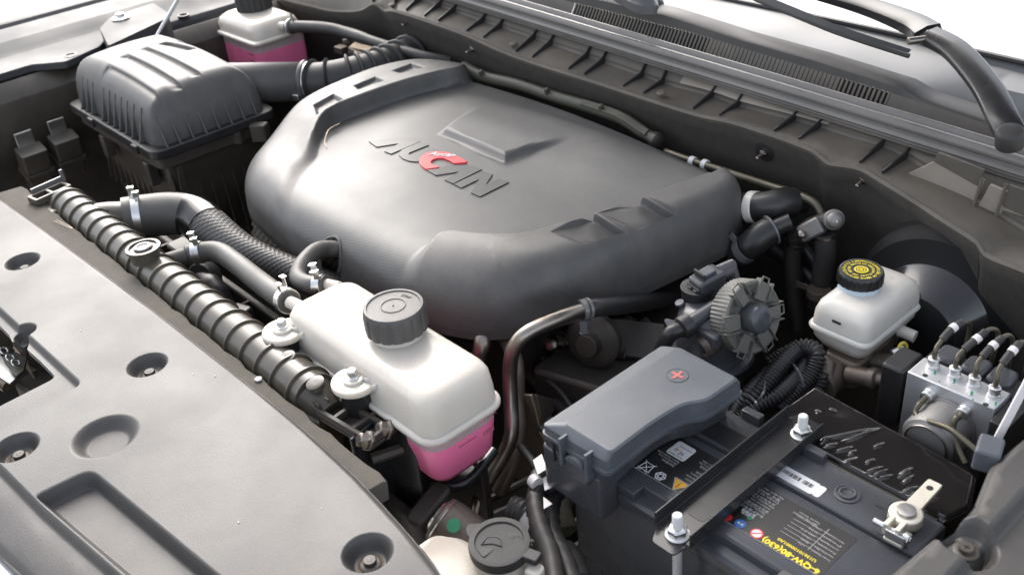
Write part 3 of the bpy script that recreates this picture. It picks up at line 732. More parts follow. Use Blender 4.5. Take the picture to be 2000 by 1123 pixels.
# narrow inner flange that widens and the block
def zp(z, *pts): return [(at(a, c, z).x, at(a, c, z).y) for a, c in pts]
t = MB(); t.prism(rpoly(zp(8.6, (-60, 165), (60, 128), (128, 122), (195, 92), (222, 62), (205, 30), (90, 75), (-60, 120)), .8), 7.2, 8.7); t.build('rail_flange', M['rail'], fl, bevel=.2)
t = MB(); t.prism(rpoly(zp(11, (195, 58), (212, 92), (322, 40), (330, 28), (300, 8), (215, 36)), .9), 2, 11.2); t.build('bolt_block', M['rail'], fl, bevel=.5, seg=3)
p = at(236, 36, 11.4); F = fr(p)
t = MB(); t.lathe([(1.9, -.3), (1.9, .2), (1.3, .35), (.3, .35)], F, 24); o_ = t.build('bolt_washer', M['zinc'], fl)
t = MB(); t.lathe([(1.05, .3), (1.05, 1.0), (.7, 1.15), (.1, 1.0)], F, 6); t.build('bolt', M['zinc'], fl, bevel=.08)
for a, c in ((138, 108), (358, 30)):
    p = at(a, c, 8.75); t = MB(); t.lathe([(1.3, -.5), (1.3, .05), (.95, .1), (.9, -.5)], fr(p), 22); t.build('hole_rim', M['black'], fl)
# side connectors (relays) on the inner wall
def relay(px_, py_, lab):
    p = atx(px_, py_, -205.5); r = thing('relay_connector', lab, 'connector', p, 'black connectors on the left inner wall')
    F = fr(p + Vector((0, 0, 0)), (0, 1, 0), (.25, 0, 1))
    t = MB(); t.prism(rrect(5.2, 4.2, .5), -3.5, 1.0, F); t.build('housing', M['dustblack'], r, bevel=.15)
    t = MB(); t.prism(rrect(5.8, 4.8, .5), -4.4, -3.5, F); t.build('collar', M['dustblack'], r, bevel=.1)
    t = MB(); t.prism(rrect(4.6, 3.6, .4), -8, -4.4, F); t.build('plug', M['dustblack'], r, bevel=.15)
    t = MB(); t.prism(rrect(3.4, .5, .1), 1, 4.2, fr(p, (0, 1, 0), (.1, 0, 1)) @ Matrix.Translation((0, 1.6, 0))); t.build('bracket_tab', M['zinc'], r, bevel=.05)
relay(62, 300, 'black square relay connector with metal tab nearest the left edge of the picture')
relay(125, 275, 'black square relay connector with metal tab next to the air filter box')
# prop rod
pr = MB(); pr.tube([at(297, 88, 8.5), at(345, 4, 15), at(372, -50, 19)], .42, 10); tag(pr.build('prop_rod', M['zinc']), 'thin bare metal prop rod leaning across the left wing rail', 'rod')
# ================================================================== right side cover
def P6(*pts): return zp(6, *pts)
RO = P6((2140, 755), (2000, 848), (1935, 902), (1900, 990), (1820, 1045), (1722, 1128), (1600, 1240)) + [(-24, 30), (-2, 30), (-2, 85)]
rp = at(1893, 1045, 6)
STEP = [(v[0], v[1]) for v in P6((2160, 800), (2000, 957), (1845, 1130), (1700, 1290))]
RAISE = STEP + [(-10, 20), (10, 20), (10, 95)]
def rail_z(x, y):
    z = 6 + 0 * x
    q = np.hypot(x - rp.x, y - rp.y) / 2.6
    z = z - 2.0 * (1 - sstep(.55, 1.0, q))
    s = sdist(x, y, RAISE); z = z - 1.4 * (1 - sstep(-.8, .2, s))
    z = z - 2.6 * sstep(73, 82, y) * 0
    d = seg_dist(x, y, RO); g = np.clip(1 - d / .9, 0, 1)
    return z - .8 * g ** 2
sr = thing('right_side_cover', 'grey plastic side cover with a round fastener recess beside the battery', 'side cover', (-20, 62, 4))
RO_ = rpoly(RO, 1.2, 4)
sheet('cover_skin', RO_, rail_z, M['panel'], sr, step=.8, loops=[circ(2.6 * q, 36, (rp.x, rp.y)) for q in (1.02, .9, .78, .66, .55)] + [offset_loop(RO_, q) for q in (.3, .6)], lines=[offset_open(STEP, q) for q in (-.4, -.1, .2, .5, .9)], thick=3)
pin(rp.x, rp.y, 4.05, sr)
t = MB(); t.prism(rrect(2.2, 3.2, .4), 0, 2.2, fr(at(1925, 905, 4), (1, .3, 0), (0, .1, 1))); t.build('rubber_buffer', M['fuse'], sr, bevel=.25)
b = MB(); a0, a1 = at(2010, 740, 9), at(1940, 872, 4); u = (a1 - a0).normalized()
b.tube([a0, a1], 1, 4, up=(1, 0, .3), prof=[(-.7, -.1), (-.7, .1), (.7, .1), (.7, -.1)]); tag(b.build('edge_strip', M['paper'], bevel=.05, seg=1), 'narrow pale strip standing at the right edge beside the brake block', 'strip')
# ================================================================== air filter box
ab = thing('air_filter_box', 'black plastic air filter box with slotted domed lid and finned sides', 'air filter box', (-185, 69, -12))
AX0, AX1, AY0, AY1 = -205.2, -164.8, 56.4, 80.5
LO = rpoly([(AX0 + 1.2, AY0 + 1.7), (AX1 - 1.7, AY0 + 1.7), (AX1 - 1.7, AY1), (AX0 + 1.2, AY1)], 2.8, 7)
SLOT = [((205, 133), (306, 187)), ((243, 117), (345, 168)), ((280, 103), (385, 150)), ((318, 92), (378, 108)), ((355, 83), (410, 98))]
SL = [(at(*p, 11.4), at(*q, 11.0)) for p, q in SLOT]
def lid_z(x, y):
    d = seg_dist(x, y, LO); d = np.where(inside(x, y, LO), d, 0)
    zt = 12.4 - .007 * (y - 70) ** 2 - .0035 * (x + 187) ** 2
    for p, q in SL:
        u = (x - p.x) / (q.x - p.x); yc = p.y + (q.y - p.y) * u
        v = (y - yc)
        zt = zt - .8 * sstep(-.02, .03, u) * (1 - sstep(.97, 1.02, u)) * (1 - sstep(.85, 1.1, v)) * np.clip((v + 1.5) / 2.4, 0, 1)
    g = np.clip(1 - d / 4.6, 0, 1)
    return 2.2 + (zt - 2.2) * (.10 * np.clip(d / .5, 0, 1) + .9 * np.maximum(1 - g ** 2.1, 0) ** (1 / 2.1))
ll = [offset_loop(LO, q) for q in (.08, .25, .55, 1.0)]
sl_lines = []
for p, q in SL:
    for v_ in (-1.5, .82, .95, 1.12): sl_lines.append([(p.x + (q.x - p.x) * u_, p.y + (q.y - p.y) * u_ + v_) for u_ in np.linspace(-.03, 1.03, 14)])
    for u_ in (-.02, .005, .03, .965, .99, 1.02): sl_lines.append([(p.x + (q.x - p.x) * u_, p.y + (q.y - p.y) * u_ + v_) for v_ in (-1.4, -.5, .4, .8)])
sheet('lid', LO, lid_z, M['cover'], ab, step=.5, loops=ll, lines=sl_lines, thick=.6)
t = MB(); t.prism(rpoly([(AX0, AY0), (AX1, AY0), (AX1, AY1 + 1), (AX0, AY1 + 1)], 2.6, 6), .6, 2.3); t.build('rim', M['black'], ab, bevel=.2)
t = MB(); t.prism(rpoly([(AX0 + 1, AY0 + 1), (AX1 - 1, AY0 + 1), (AX1 - 1, AY1), (AX0 + 1, AY1)], 2.6, 6), .7, -1.8); t.build('lower_flange', M['dustblack'], ab, bevel=.2)
t = MB(); lo_ = rpoly([(AX0 + 3, AY0 + 3), (AX1 - 2, AY0 + 2.5), (AX1 - 2, AY1 - 1), (AX0 + 3, AY1 - 1)], 2.6, 6); l2 = [(-185 + (p[0] + 185) * .86, 69 + (p[1] - 69) * .86) for p in lo_]
t.loft([[(p[0], p[1], -1.8) for p in lo_], [(p[0], p[1], -26) for p in l2]]); t.build('base', M['dustblack'], ab)
def fin(x, y, dx, dy, z0, z1, w_, name='fin', mt='cover', parent=ab):
    """thin triangular fin standing on a wall: (dx, dy) points outward"""
    t = MB(); n = Vector((-dy, dx, 0)) * .13; o = Vector((x, y, 0)); d = Vector((dx, dy, 0))
    pts = [o + d * w_ + Vector((0, 0, z0)), o + d * (w_ * .75) + Vector((0, 0, z0 + .5)), o - d * .7 + Vector((0, 0, z1)), o - d * 1.6 + Vector((0, 0, z1)), o - d * 1.0 + Vector((0, 0, z0))]
    t.add([p - n for p in pts] + [p + n for p in pts], [tuple(range(5)), tuple(range(9, 4, -1))] + [(i, (i + 1) % 5, 5 + (i + 1) % 5, 5 + i) for i in range(5)])
    t.build(name, M[mt], parent, bevel=.04, seg=1)
for x in (-198.5, -196, -193.5, -188.3, -185.6, -183, -180.3, -177.6, -174.8, -171.6): fin(x, AY0 + 2.0, 0, -1, 2.2, 8.4, 1.7)
for y in (59.6, 62, 64.6, 67.2, 69.8, 72.4, 75, 77.6): fin(AX1 - 2.0, y, 1, 0, 2.2, 7.8, 1.7)
for k in range(13): fin(-201 + 2.9 * k, AY0 + 3.0 + .3, 0, -1, -14, -2.2, .9, 'base_fin', 'dustblack')
for k in range(9): fin(AX1 - 2.2, 59.5 + 2.3 * k, 1, 0, -20, -2.2, .7, 'base_fin', 'dustblack')
# rim clips
for x in (-192.5, -172.3): 
    t = MB(); t.box((x, AY0 - .1, 1.3), (2.2, .9, 1.6)); t.build('rim_clip', M['black'], ab, bevel=.2)
    t = MB(); t.box((x + .2, AY0 + 1.4, -4.0), (2.0, 2.0, 4.6)); t.build('clip_post', M['dustblack'], ab, bevel=.3)
# outlet duct
d0, d1 = at(430, 163, 4.6), at(603, 160, 4.6)
u = (d1 - d0).normalized()
b = MB(); b.tube([d0 - u * 4, d0, d1], [4.3, 3.9, 3.75], 28, caps=False); b.build('outlet_duct', M['cover'], ab, solid=.3)
t = MB(); t.tube([d1 - u * 1.1, d1 - u * .7, d1 - u * .2, d1], [3.8, 4.15, 4.15, 3.8], 28); t.build('duct_lip', M['cover'], ab)
for a, c in ((455, 250), (490, 232), (505, 245)):
    p = at(a, c, 1.0); t = MB(); t.prism(rrect(3.2, 2.2, .5), -3, .3, fr(p, u)); t.build('duct_bracket', M['dustblack'], ab, bevel=.2)
# intake bellows
bl = thing('intake_bellows', 'ribbed grey rubber intake bellows with a steel clamp between filter duct and engine cover', 'intake hose', d1)
bp = cr([d1 - u * .2, at(640, 158, 4.8), at(700, 146, 5.2), at(760, 128, 5.2), at(820, 100, 4.4)], 10)
b = MB(); b.tube(bp, 3.6, 28); b.build('bellows_tube', M['rubber'], bl)
def on_path(path, t_):
    k = t_ * (len(path) - 1); i = min(int(k), len(path) - 2); return path[i].lerp(path[i + 1], k - i), (path[i + 1] - path[i]).normalized()
def ring(path, t_, R, wd, name, mt, parent, r2=None, n=28):
    p, d = on_path(path, t_); F = fr(p, (0, 0, 1) if abs(d.z) < .9 else (1, 0, 0), d)
    t = MB(); t.lathe([(R - .5, -wd * 1.0), (R, -wd * .6), (r2 or R, 0), (R, wd * .6), (R - .5, wd * 1.0)], F, n); return t.build(name, mt, parent)
for t_ in (.10, .27, .44, .52, .60, .68, .75, .82, .89, .95): ring(bp, t_, 4.15 if t_ > .4 else 4.0, .42, 'bellows_rib', M['rubber'], bl, 4.3)
ring(bp, .045, 3.85, .55, 'clamp_band', M['zinc'], bl)
p, d = on_path(bp, .045); t = MB(); t.prism(rrect(1.6, 1.2, .3), 0, .9, fr(p + Vector((.9, -3.6, -1.6)), d, (.3, -1, 0))); t.build('clamp_screw', M['zinc'], bl, bevel=.12)
# ================================================================== coolant bottle at the back left
def bottle_materials(): pass
B2 = at(509, 129, 0)
cb = thing('coolant_bottle', 'white and bright pink square coolant bottle behind the air filter box', 'coolant bottle', (B2.x - 7, B2.y + 5, -3))
BX, BY = B2.x, B2.y
def rr3(x0, x1, y0, y1, r, z, n=6): return [(p[0], p[1], z) for p in rpoly([(x0, y0), (x1, y0), (x1, y1), (x0, y1)], r, n)]
t = MB(); L_ = BX - 18.5; t.loft([rr3(L_ + i, BX - i, BY + i, BY + 12.5 - i, 2, z) for z, i in ((-7, 1.5), (-6.5, .3), (0, 0), (2.4, 0))]); t.build('coolant', M['coolant'], cb)
t = MB(); t.loft([rr3(L_ + i, BX - i, BY + i, BY + 12.5 - i, 2, z) for z, i in ((2.4, 0), (4.4, 0))], caps=False); t.build('lower_shell', M['shell'], cb)
t = MB(); t.loft([rr3(L_ - i, BX + i, BY - i, BY + 12.5 + i, 2, z) for z, i in ((4.2, .5), (4.4, .8), (4.9, .8), (5.1, .5))]); t.build('seam_flange', M['white'], cb, ang=60)
t = MB(); t.loft([rr3(L_ + i, BX - i, BY + i, BY + 12.5 - i, 2.6, z) for z, i in ((5.0, .2), (6.4, .2), (7.6, .7), (8.4, 1.8), (8.8, 3.4))]); t.build('upper_shell', M['white'], cb, ang=60)
cc_ = at(497, 13, 9.2)
def fluted(F, R, h, name, parent, mt, flutes=16, dep=.12):
    t = MB(); n = flutes * 8
    def s(a): return 1 - dep * .5 * (max(0, cos(a * flutes)) ** 1.5)
    rings = []
    for r, z, k in ((R * .92, 0, 1), (R, .12, 1), (R, h * .72, 1), (R * .985, h * .8, .5), (R * .97, h * .9, 0), (R * .93, h, 0), (R * .84, h + .02, 0), (R * .82, h - .12, 0), (R * .4, h - .1, 0), (.1, h - .1, 0)):
        rings.append([(r * (1 - (1 - s(a)) * k) * cos(a), r * (1 - (1 - s(a)) * k) * sin(a), z) for a in [2 * pi * q / n for q in range(n)]])
    t.loft(rings, F); return t.build(name, mt, parent, ang=50)
fluted(fr((cc_.x, cc_.y, 8.6)), 4.0, 4.4, 'screw_cap', cb, M['rubber'])
t = MB(); t.tube([Vector((BX - .5, BY + 7, 6.8)), Vector((BX + 2.6, BY + 7.6, 7.0))], .9, 16); t.build('outlet_nipple', M['white'], cb)
t = MB(); t.prism(rrect(4, 3, 1.2, c=(0, 0)), 0, .5, fr((L_ - 1.4, BY + 2, 4.2))); t.build('mounting_lug', M['white'], cb, bevel=.15)
for zz in (.4, 1.9): t = MB(); t.box((BX - 3.2 + 1.6 * 0, BY - .06, zz), (2.0, .12, .12)); t.build('level_mark', M['rubber'], cb)
# hose leaving it towards the engine
hp = cr([Vector((BX + 1.8, BY + 7.5, 6.9)), at(630, 55, 8.2), at(680, 66, 8), at(760, 92, 7.5), at(830, 112, 7), at(880, 122, 6)], 8)
hz = thing('coolant_bleed_hose', 'thin dusty rubber hose running from the pink coolant bottle toward the firewall', 'hose', hp[0])
t = MB(); t.tube(hp, [1.25] * 20 + [1.1] * (len(hp) - 20), 16); t.build('hose', M['rubber'], hz)
ring(hp, .03, 1.7, .3, 'hose_clamp', M['zinc'], hz); t = MB(); t.prism(rrect(.35, 2.4, .1), 0, .2, fr(on_path(hp, .04)[0] + Vector((.3, 0, 1.8)), (0, 1, 0), (1, .2, .3))); t.build('clamp_tang', M['zinc'], hz)
# shield bracket and module between hose and bellows
sb = thing('solenoid_bracket', 'yellowish zinc plated bracket with bolts behind the intake bellows', 'bracket', at(740, 100, 3))
t = MB(); t.prism(rpoly(zp(5.5, (678, 92), (702, 74), (745, 92), (800, 112), (790, 128), (735, 116)), .8), 4.6, 5.4); t.build('plate', M['tan'], sb, bevel=.15)
t = MB(); t.prism(rpoly(zp(4, (690, 90), (735, 100), (735, 118), (680, 108)), .5), 1.5, 4.6); t.build('solenoid_body', M['olive'], sb, bevel=.3)
for a, c in ((677, 86), (742, 96)): t = MB(); t.lathe([(.8, 0), (.8, .9), (.5, 1.0), (.1, .9)], fr(at(a, c, 5.4)), 6); t.build('bolt', M['castbrown'], sb, bevel=.06)
for a, c in ((668, 104), (700, 122)): t = MB(); t.prism(rrect(3, 2, .4), 0, 1.5, fr(at(a, c, 1.5))); t.build('foot', M['castbrown'], sb, bevel=.2)
# ================================================================== radiator
RY0 = 38.2
def rp_(px_, py_, z=3.0): p = at(px_, py_, z); return p
ra = thing('radiator', 'black ribbed plastic radiator end tank lying across the front of the bay', 'radiator', (-120, RY0, -30))
xa, xb = -157.2, -83.5; TZ = 2.6
b = MB(); b.tube([(xa, RY0, TZ), (xb, RY0, TZ)], 2.75, 30, up=(0, 0, 1)); b.build('end_tank', M['tankblack'], ra)
b = MB(); b.box(((xa + xb) / 2, RY0, -2.2), (xb - xa, 4.8, 7)); b.build('tank_skirt', M['tankblack'], ra, bevel=.3)
NR = 21
for i in range(NR):
    x = xa + 1.6 + (xb - xa - 3.2) * i / (NR - 1)
    t = MB(); rg = []
    for k in range(25):
        a = -.25 + (pi + .5) * k / 24; rg.append((cos(a), sin(a)))
    prof = [(0, -2.4 / 3.15)]
    t = MB(); R = 3.08
    pts = [(R, -4.2)] + [(R * cos(pi * k / 22), R * sin(pi * k / 22)) for k in range(23)] + [(-R, -4.2)]
    t.loft([[(x + dx, RY0 + p[0] * s, TZ + p[1] * (s if p[1] > 0 else 1)) for p in pts] for dx, s in ((-.16, .95), (-.11, .995), (.11, .995), (.16, .95))]); t.build('rib', M['tankblack'], ra)
t = MB(); t.box((-120, RY0, -24), (73, 3.2, 38)); t.build('core', M['floor'], ra)
t = MB()
for k in range(110): t.box((xa + .5 + k * .67, RY0 + 2.6, -1.6), (.38, .5, 1.0))
o_ = t.build('crimped_edge', M['zinc'], ra); o_['kind'] = 'stuff'
# filler plug seat
p = at(281, 489, 6.2)
t = MB(); t.lathe([(2.0, -1.5), (2.0, .1), (2.35, .2), (2.35, .55), (1.9, .6), (1.85, .35), (1.3, .35), (1.2, .6), (.1, .6)], fr(p), 32); t.build('drain_plug', M['tankblack'], ra)
t = MB(); t.torus(.9, .18, fr(p + Vector((0, 0, .62))), 24, 8); t.build('plug_ring', M['zinc'], ra)
# small round bosses near the right end
for a, c in ((560, 698), (616, 748)): t = MB(); t.lathe([(1.05, -.5), (1.05, .12), (.8, .2), (.1, .16)], fr(at(a, c, 5.2), z=(0, -.25, 1)), 20); t.build('moulded_boss', M['tankblack'], ra)
# left end block with two windows
p = at(97, 385, 4.0)
def frame_block(F, w_, h_, t_, name, mt, parent):
    m = MB(); c = .5
    m.box((0, h_ / 2 - c / 2, 0), (w_, c, t_), F); m.box((0, -h_ / 2 + c / 2, 0), (w_, c, t_), F)
    for x in (-w_ / 2 + c / 2, 0, w_ / 2 - c / 2): m.box((x, 0, 0), (c, h_ - .2, t_ * .98), F)
    m.box((0, 0, -t_ * .4), (w_ - .1, h_ - .1, .2), F)
    return m.build(name, mt, parent, bevel=.06)
e_ = (at(128, 362, 4.5) - at(70, 388, 4.5)).normalized()
frame_block(fr(at(98, 378, 4.4), e_, (0, 0, 1)), 6.2, 2.8, 1.0, 'end_bracket', M['tankblack'], ra)
t = MB(); t.prism(rrect(6.4, 5.2, .6), -5, -.4, fr(at(103, 395, 4.0), e_)); t.build('end_block', M['tankblack'], ra, bevel=.3)
t = MB(); t.prism(rrect(5.8, .4, .1), 0, .9, fr(at(95, 366, 4.6), e_)); t.build('bracket_lip', M['grey'], ra, bevel=.05)
t = MB(); t.prism(rrect(.5, .5, .1), 0, 2.2, fr(at(126, 356, 4.4), e_)); t.build('bracket_hook', M['grey'], ra, bevel=.05)
# inlet neck towards the hose
n0, n1 = at(190, 428, 2.6), at(262, 402 + 26, 1.8)
t = MB(); t.tube([n0 - (n1 - n0) * .15, n0, n0.lerp(n1, .35), n1], [2.2, 2.5, 2.7, 2.8], 24); t.build('inlet_neck', M['tankblack'], ra)
# right end: lattice plate, bolts
pl = [at(640, 795, 3), at(700, 765, 3), at(800, 815, 3), at(742, 855, 3)]
F = fr(at(704, 806, 2.6), at(742, 850, 3) - at(650, 797, 3), (0, 0, 1))
m = MB()
for yy in (-2.6, 0, 2.6): m.box((0, yy, 0), (9.4, .5, .9), F)
for xx in (-4.4, -1.4, 1.6, 4.4): m.box((xx, 0, -.01), (.5, 5.4, .88), F)
m.box((0, 0, -.8), (9.3, 5.6, .4), F); m.build('lattice_plate', M['dustblack'], ra, bevel=.06)
t = MB(); t.tube([(xb - .5, RY0, TZ - .2), (xb + 2.5, RY0 + .2, TZ - 1.2)], [2.6, 1.8], 20); t.build('tank_shoulder', M['tankblack'], ra)
for a in (-1.2, 0, 1.3):
    t = MB(); t.box((xb + 1.2, RY0 + a, TZ + .3), (3.2, .2, 1.6)); t.build('gusset', M['tankblack'], ra, bevel=.05)
# black side bracket with two bolts
sbk = thing('radiator_side_bracket', 'black steel bracket plate with two bolts at the right end of the radiator', 'bracket', (-72, 39, -20))
bx = at(805, 830, 2.4)
pf = [(-.0, 2.6), (3.4, 2.6), (4.4, 1.6), (4.4, -22), (0, -22)]
A_, B_ = at(744, 812, 2.6), at(806, 840, 2.6)
u = (B_ - A_).normalized(); wd = (B_ - A_).length
t = MB(); rr = rpoly([(0, 0), (wd, 0), (wd, -24), (0, -24)], [.5, 1.5, .1, .1], 5)
Fb = Matrix((u, (0, 0, 1), u.cross(Vector((0, 0, 1))))).transposed().to_4x4(); Fb.translation = A_
t.prism(rr, -.2, .2, Fb); t.build('plate', M['blackpaint'], sbk, bevel=.08)
t = MB(); rr = rpoly([(0, 0), (.01, 0), (.01, -20), (-6, -20), (-4.5, -6)], .2, 2); 
t.box((-.2, -10.5, 2.2), (.4, 21, 4.6), Fb); t.build('side_wall', M['blackpaint'], sbk, bevel=.08)
for a, c in ((718, 860), (755, 838)):
    p = at(a, c, 2.4); F = fr(p, (0, 0, 1), (-.2, -.8, .55))
    t = MB(); t.lathe([(1.15, -.3), (1.2, 0), (1.15, .15), (.85, .2), (.85, 1.0), (.6, 1.15), (.1, 1.1)], F, 6); t.build('bolt', M['steel'], sbk, bevel=.06)
t = MB(); t.tube([at(725, 895, -1), at(800, 870, -1)], .7, 8); t.build('cross_tube', M['dustblack'], sbk)
# foam -------------------------------------------------------------------------
t = MB(); ring_ = []
for x in np.linspace(-168, -65.6, 60):
    w0 = 35.1 + .12 * sin(x * .9) + .1 * sin(x * 2.3)
    ring_.append([(x, 30.5, 1.2), (x, w0, 1.2), (x, w0 + .15, 3.4), (x, w0 - .2, 3.7), (x, 30.5, 4.0)])
t.loft(ring_); fo = t.build('foam_strip', M['foam'], bevel=.12, seg=2); tag(fo, 'long brownish grey foam sealing strip between front panel and radiator', 'foam strip')
# twisted fibre on the foam
t = MB(); t.tube(cr([at(105, 432, 4), at(125, 440, 4.6), at(142, 447, 4.4), at(132, 440, 4.2), at(110, 430, 4)], 5), .05, 5); tag(t.build('loose_fibre', M['tan']), 'pale curled fibre on the foam near the left end of the radiator', 'fibre')
t = MB(); t.prism(circ(.5, 5), 0, .25, fr(at(505, 742, 3.8), (1, .4, .2))); tag(t.build('stone_chip', M['paper'], bevel=.1), 'small pale stone chip lying on the foam strip', 'stone')
# dust flecks on the panel
# ================================================================== spring clamps for hoses
def band_clamp(path, t_, R, parent, name='spring_clamp', mt=None, wd=.55, up=(0, 0, 1)):
    mt = mt or M['zinc']; p, d = on_path(path, t_); F = fr(p, up, d)
    t = MB(); t.lathe([(R - .1, -wd), (R + .12, -wd), (R + .12, wd), (R - .1, wd)], F, 26); o = t.build(name, mt, parent, bevel=.03, seg=1)
    for s, l in ((-1, 1.5), (1, 1.1)):
        t = MB(); t.box((R + l / 2, s * .55, s * .35), (l, .14, .9), F); t.box((R + l, s * .55, s * .35), (.14, .7, 1.0), F); t.build('tang', mt, o, bevel=.03, seg=1)
    return o
# radiator hose ------------------------------------------------------------------
h1 = [n1 - (n1 - n0) * .25, at(285, 422, 1.8), at(335, 418, 1.8), at(380, 425, 1.2), at(415, 452, .4), at(470, 490, -.8), at(540, 520, -1.8), at(640, 560, -3), at(700, 590, -4)]
h1s = cr(h1, 10); nn = len(h1s)
rh = thing('radiator_hose', 'large grey upper radiator hose curving from the radiator into a braided sleeve', 'hose', h1s[0])
k_ = int(nn * .46)
t = MB(); t.tube(h1s[:k_ + 1], [3.35] * (k_ + 1), 28); t.build('hose', M['hose'], rh)
# wrapped clear-ish sleeve end
t = MB(); t.tube(h1s[int(nn * .33):k_ + 2], 3.45, 28, caps=False); t.build('tape_wrap', M['film'], rh)
# braided sleeve with real yarn relief
t = MB(); seg = cr(h1s[k_::4] + [h1s[-1]], 12); L = [0]
for i in range(1, len(seg)): L.append(L[-1] + (seg[i] - seg[i - 1]).length)
P_ = np.array([tuple(p) for p in seg]); N = int(L[-1] / .21); n_a = 56; rings = []; upv_ = Vector((0, 0, 1))
dense = [Vector([float(np.interp(s_, L, P_[:, k])) for k in range(3)]) for s_ in np.linspace(0, L[-1], N)]
for i, p in enumerate(dense):
    a_ = dense[max(i - 1, 0)]; b_ = dense[min(i + 1, N - 1)]; d = (b_ - a_).normalized(); uu = (upv_ - d * upv_.dot(d)).normalized(); vv = d.cross(uu)
    R = 3.3 - 1.0 * min(1, i / (N * .45))
    rings.append([p + (vv * cos(2 * pi * q / n_a) + uu * sin(2 * pi * q / n_a)) * (R + .075 * (1 if ((q // 2) + (i // 2)) % 2 else -1)) for q in range(n_a)])
t.loft(rings); t.build('braided_sleeve', M['braid'], rh, ang=180)
band_clamp(h1s, .09, 3.35, rh, wd=.6)
# small hose to the expansion tank -------------------------------------------------
h2 = cr([at(322, 512, 2.2), at(352, 503, 2.4), at(385, 494, 2.6), at(425, 492, 3), at(458, 512, 3.2), at(500, 545, 4), at(540, 575, 5), at(566, 590, 5.6)], 8)
hh = thing('overflow_hose', 'thin grey rubber hose from radiator to the expansion tank with two clamps', 'hose', h2[0])
t = MB(); t.tube(h2, [1.2] * 12 + [1.45] * (len(h2) - 12), 20); t.build('hose', M['hose'], hh)
t = MB(); t.tube([at(318, 514, 2.2), at(352, 503, 2.4)], 1.0, 14); t.build('radiator_stub', M['tankblack'], hh)
band_clamp(h2, .30, 1.5, hh); band_clamp(h2, .955, 1.5, hh); ring(h2, .27, 1.62, .2, 'hose_band', M['zinc'], hh)
# hose out of the cover cut-out ----------------------------------------------------
h3 = cr([Vector((NX + 1.5, 60, 2.5)), at(640, 486, 3.6), at(615, 492, 4.6), at(590, 518, 5), at(583, 543, 5), at(605, 556, 5.6), at(636, 556, 6)], 8)
hq = thing('vent_hose', 'short bent grey hose from the round cover opening down to the expansion tank', 'hose', h3[0])
t = MB(); t.tube(h3, 1.15, 18); t.build('hose', M['hose'], hq)
band_clamp(h3, .93, 1.2, hq)
# ================================================================== expansion tank
et = thing('expansion_tank', 'milky white expansion tank with black cap and pink coolant in its lower half', 'coolant tank', (-79, 47, -4))
TX0, TX1, TY0, TY1 = -95.0, -66.6, 41.2, 51.6
TZs, TZt = 3.3, 8.3
def rt(z, i, r, x0=TX0, x1=TX1, y0=TY0, y1=TY1, y0i=None, cut=0):
    return [(p[0], p[1], z) for p in rpoly([(x0 + i, y0 + i), (x1 - i, y0 + i), (x1 - i, y1 - i), (x0 + i, y1 - i)], r, 7)]
t = MB(); t.loft([rt(TZs, .15, 2.4), rt(5.2, .25, 2.4), rt(7.0, .45, 2.4), rt(7.7, .8, 2.3), rt(8.1, 1.35, 2.1), rt(8.26, 2.0, 1.9), rt(TZt, 2.9, 1.6)]); t.build('upper_shell', M['white'], et, ang=60)
t = MB(); t.loft([rt(2.5, .3, 2.5), rt(2.6, -.1, 2.7), rt(2.8, -.28, 2.8), rt(3.2, -.28, 2.8), rt(3.4, -.1, 2.7), rt(3.5, .3, 2.6)]); t.build('seam_flange', M['white'], et, ang=60)
LX = TX0 + 11
t = MB(); t.loft([rt(2.5, .45, 2.4), rt(1.2, .48, 2.4)][::-1], caps=False); t.build('lower_shell', M['shell'], et, ang=60)
t = MB(); t.loft([rt(1.2, .48, 2.4), rt(.5, .5, 2.4), rt(-3.0, .9, 2.3), rt(-4.2, 1.6, 2), rt(-4.7, 2.9, 1.6)][::-1]); t.build('coolant', M['coolant'], et, ang=60)
# fine moulded line on top, neck and cap
def loopline(pts, r, name, mt, parent): t = MB(); t.tube([Vector(p) for p in pts], r, 6, closed=True); t.build(name, mt, parent)
loopline(rt(8.22, 3.2, 2.2), .09, 'moulded_line', M['white'], et)
t = MB(); t.tube([(-83.6, TY0 + 2.2, 8.15), (-83.6, TY1 - 2.2, 8.15)], .09, 6); t.build('moulded_line', M['white'], et)
t = MB(); t.tube([(-73.4, TY0 + 2.2, 8.15), (-73.4, TY1 - 2.2, 8.15)], .09, 6); t.build('moulded_line', M['white'], et)
cpx = at(768, 597, 11.9)
t = MB(); t.lathe([(3.0, -.3), (2.9, .4), (2.6, .5), (2.6, 2.5)], fr((cpx.x, cpx.y, TZt)), 30); t.build('filler_neck', M['white'], et)
cap = fluted(fr((cpx.x, cpx.y, 9.0)), 3.5, 3.0, 'screw_cap', et, M['cover'], 16, .10)
t = MB(); t.torus(1.35, .07, fr((cpx.x, cpx.y, 11.92)), 28, 6); t.build('raised_mark', M['cover'], cap)
t = MB(); vs, fs = textmb('STOP', .55, fr((cpx.x - 1.0, cpx.y + 1.7, 11.93), (1, .3, 0)), .03); t.add(vs, fs); t.build('raised_lettering', M['cover'], cap)
t = MB(); t.lathe([(.12, 0), (.1, .12)], fr((cpx.x, cpx.y, 11.88)), 8); t.build('centre_point', M['cover'], cap)
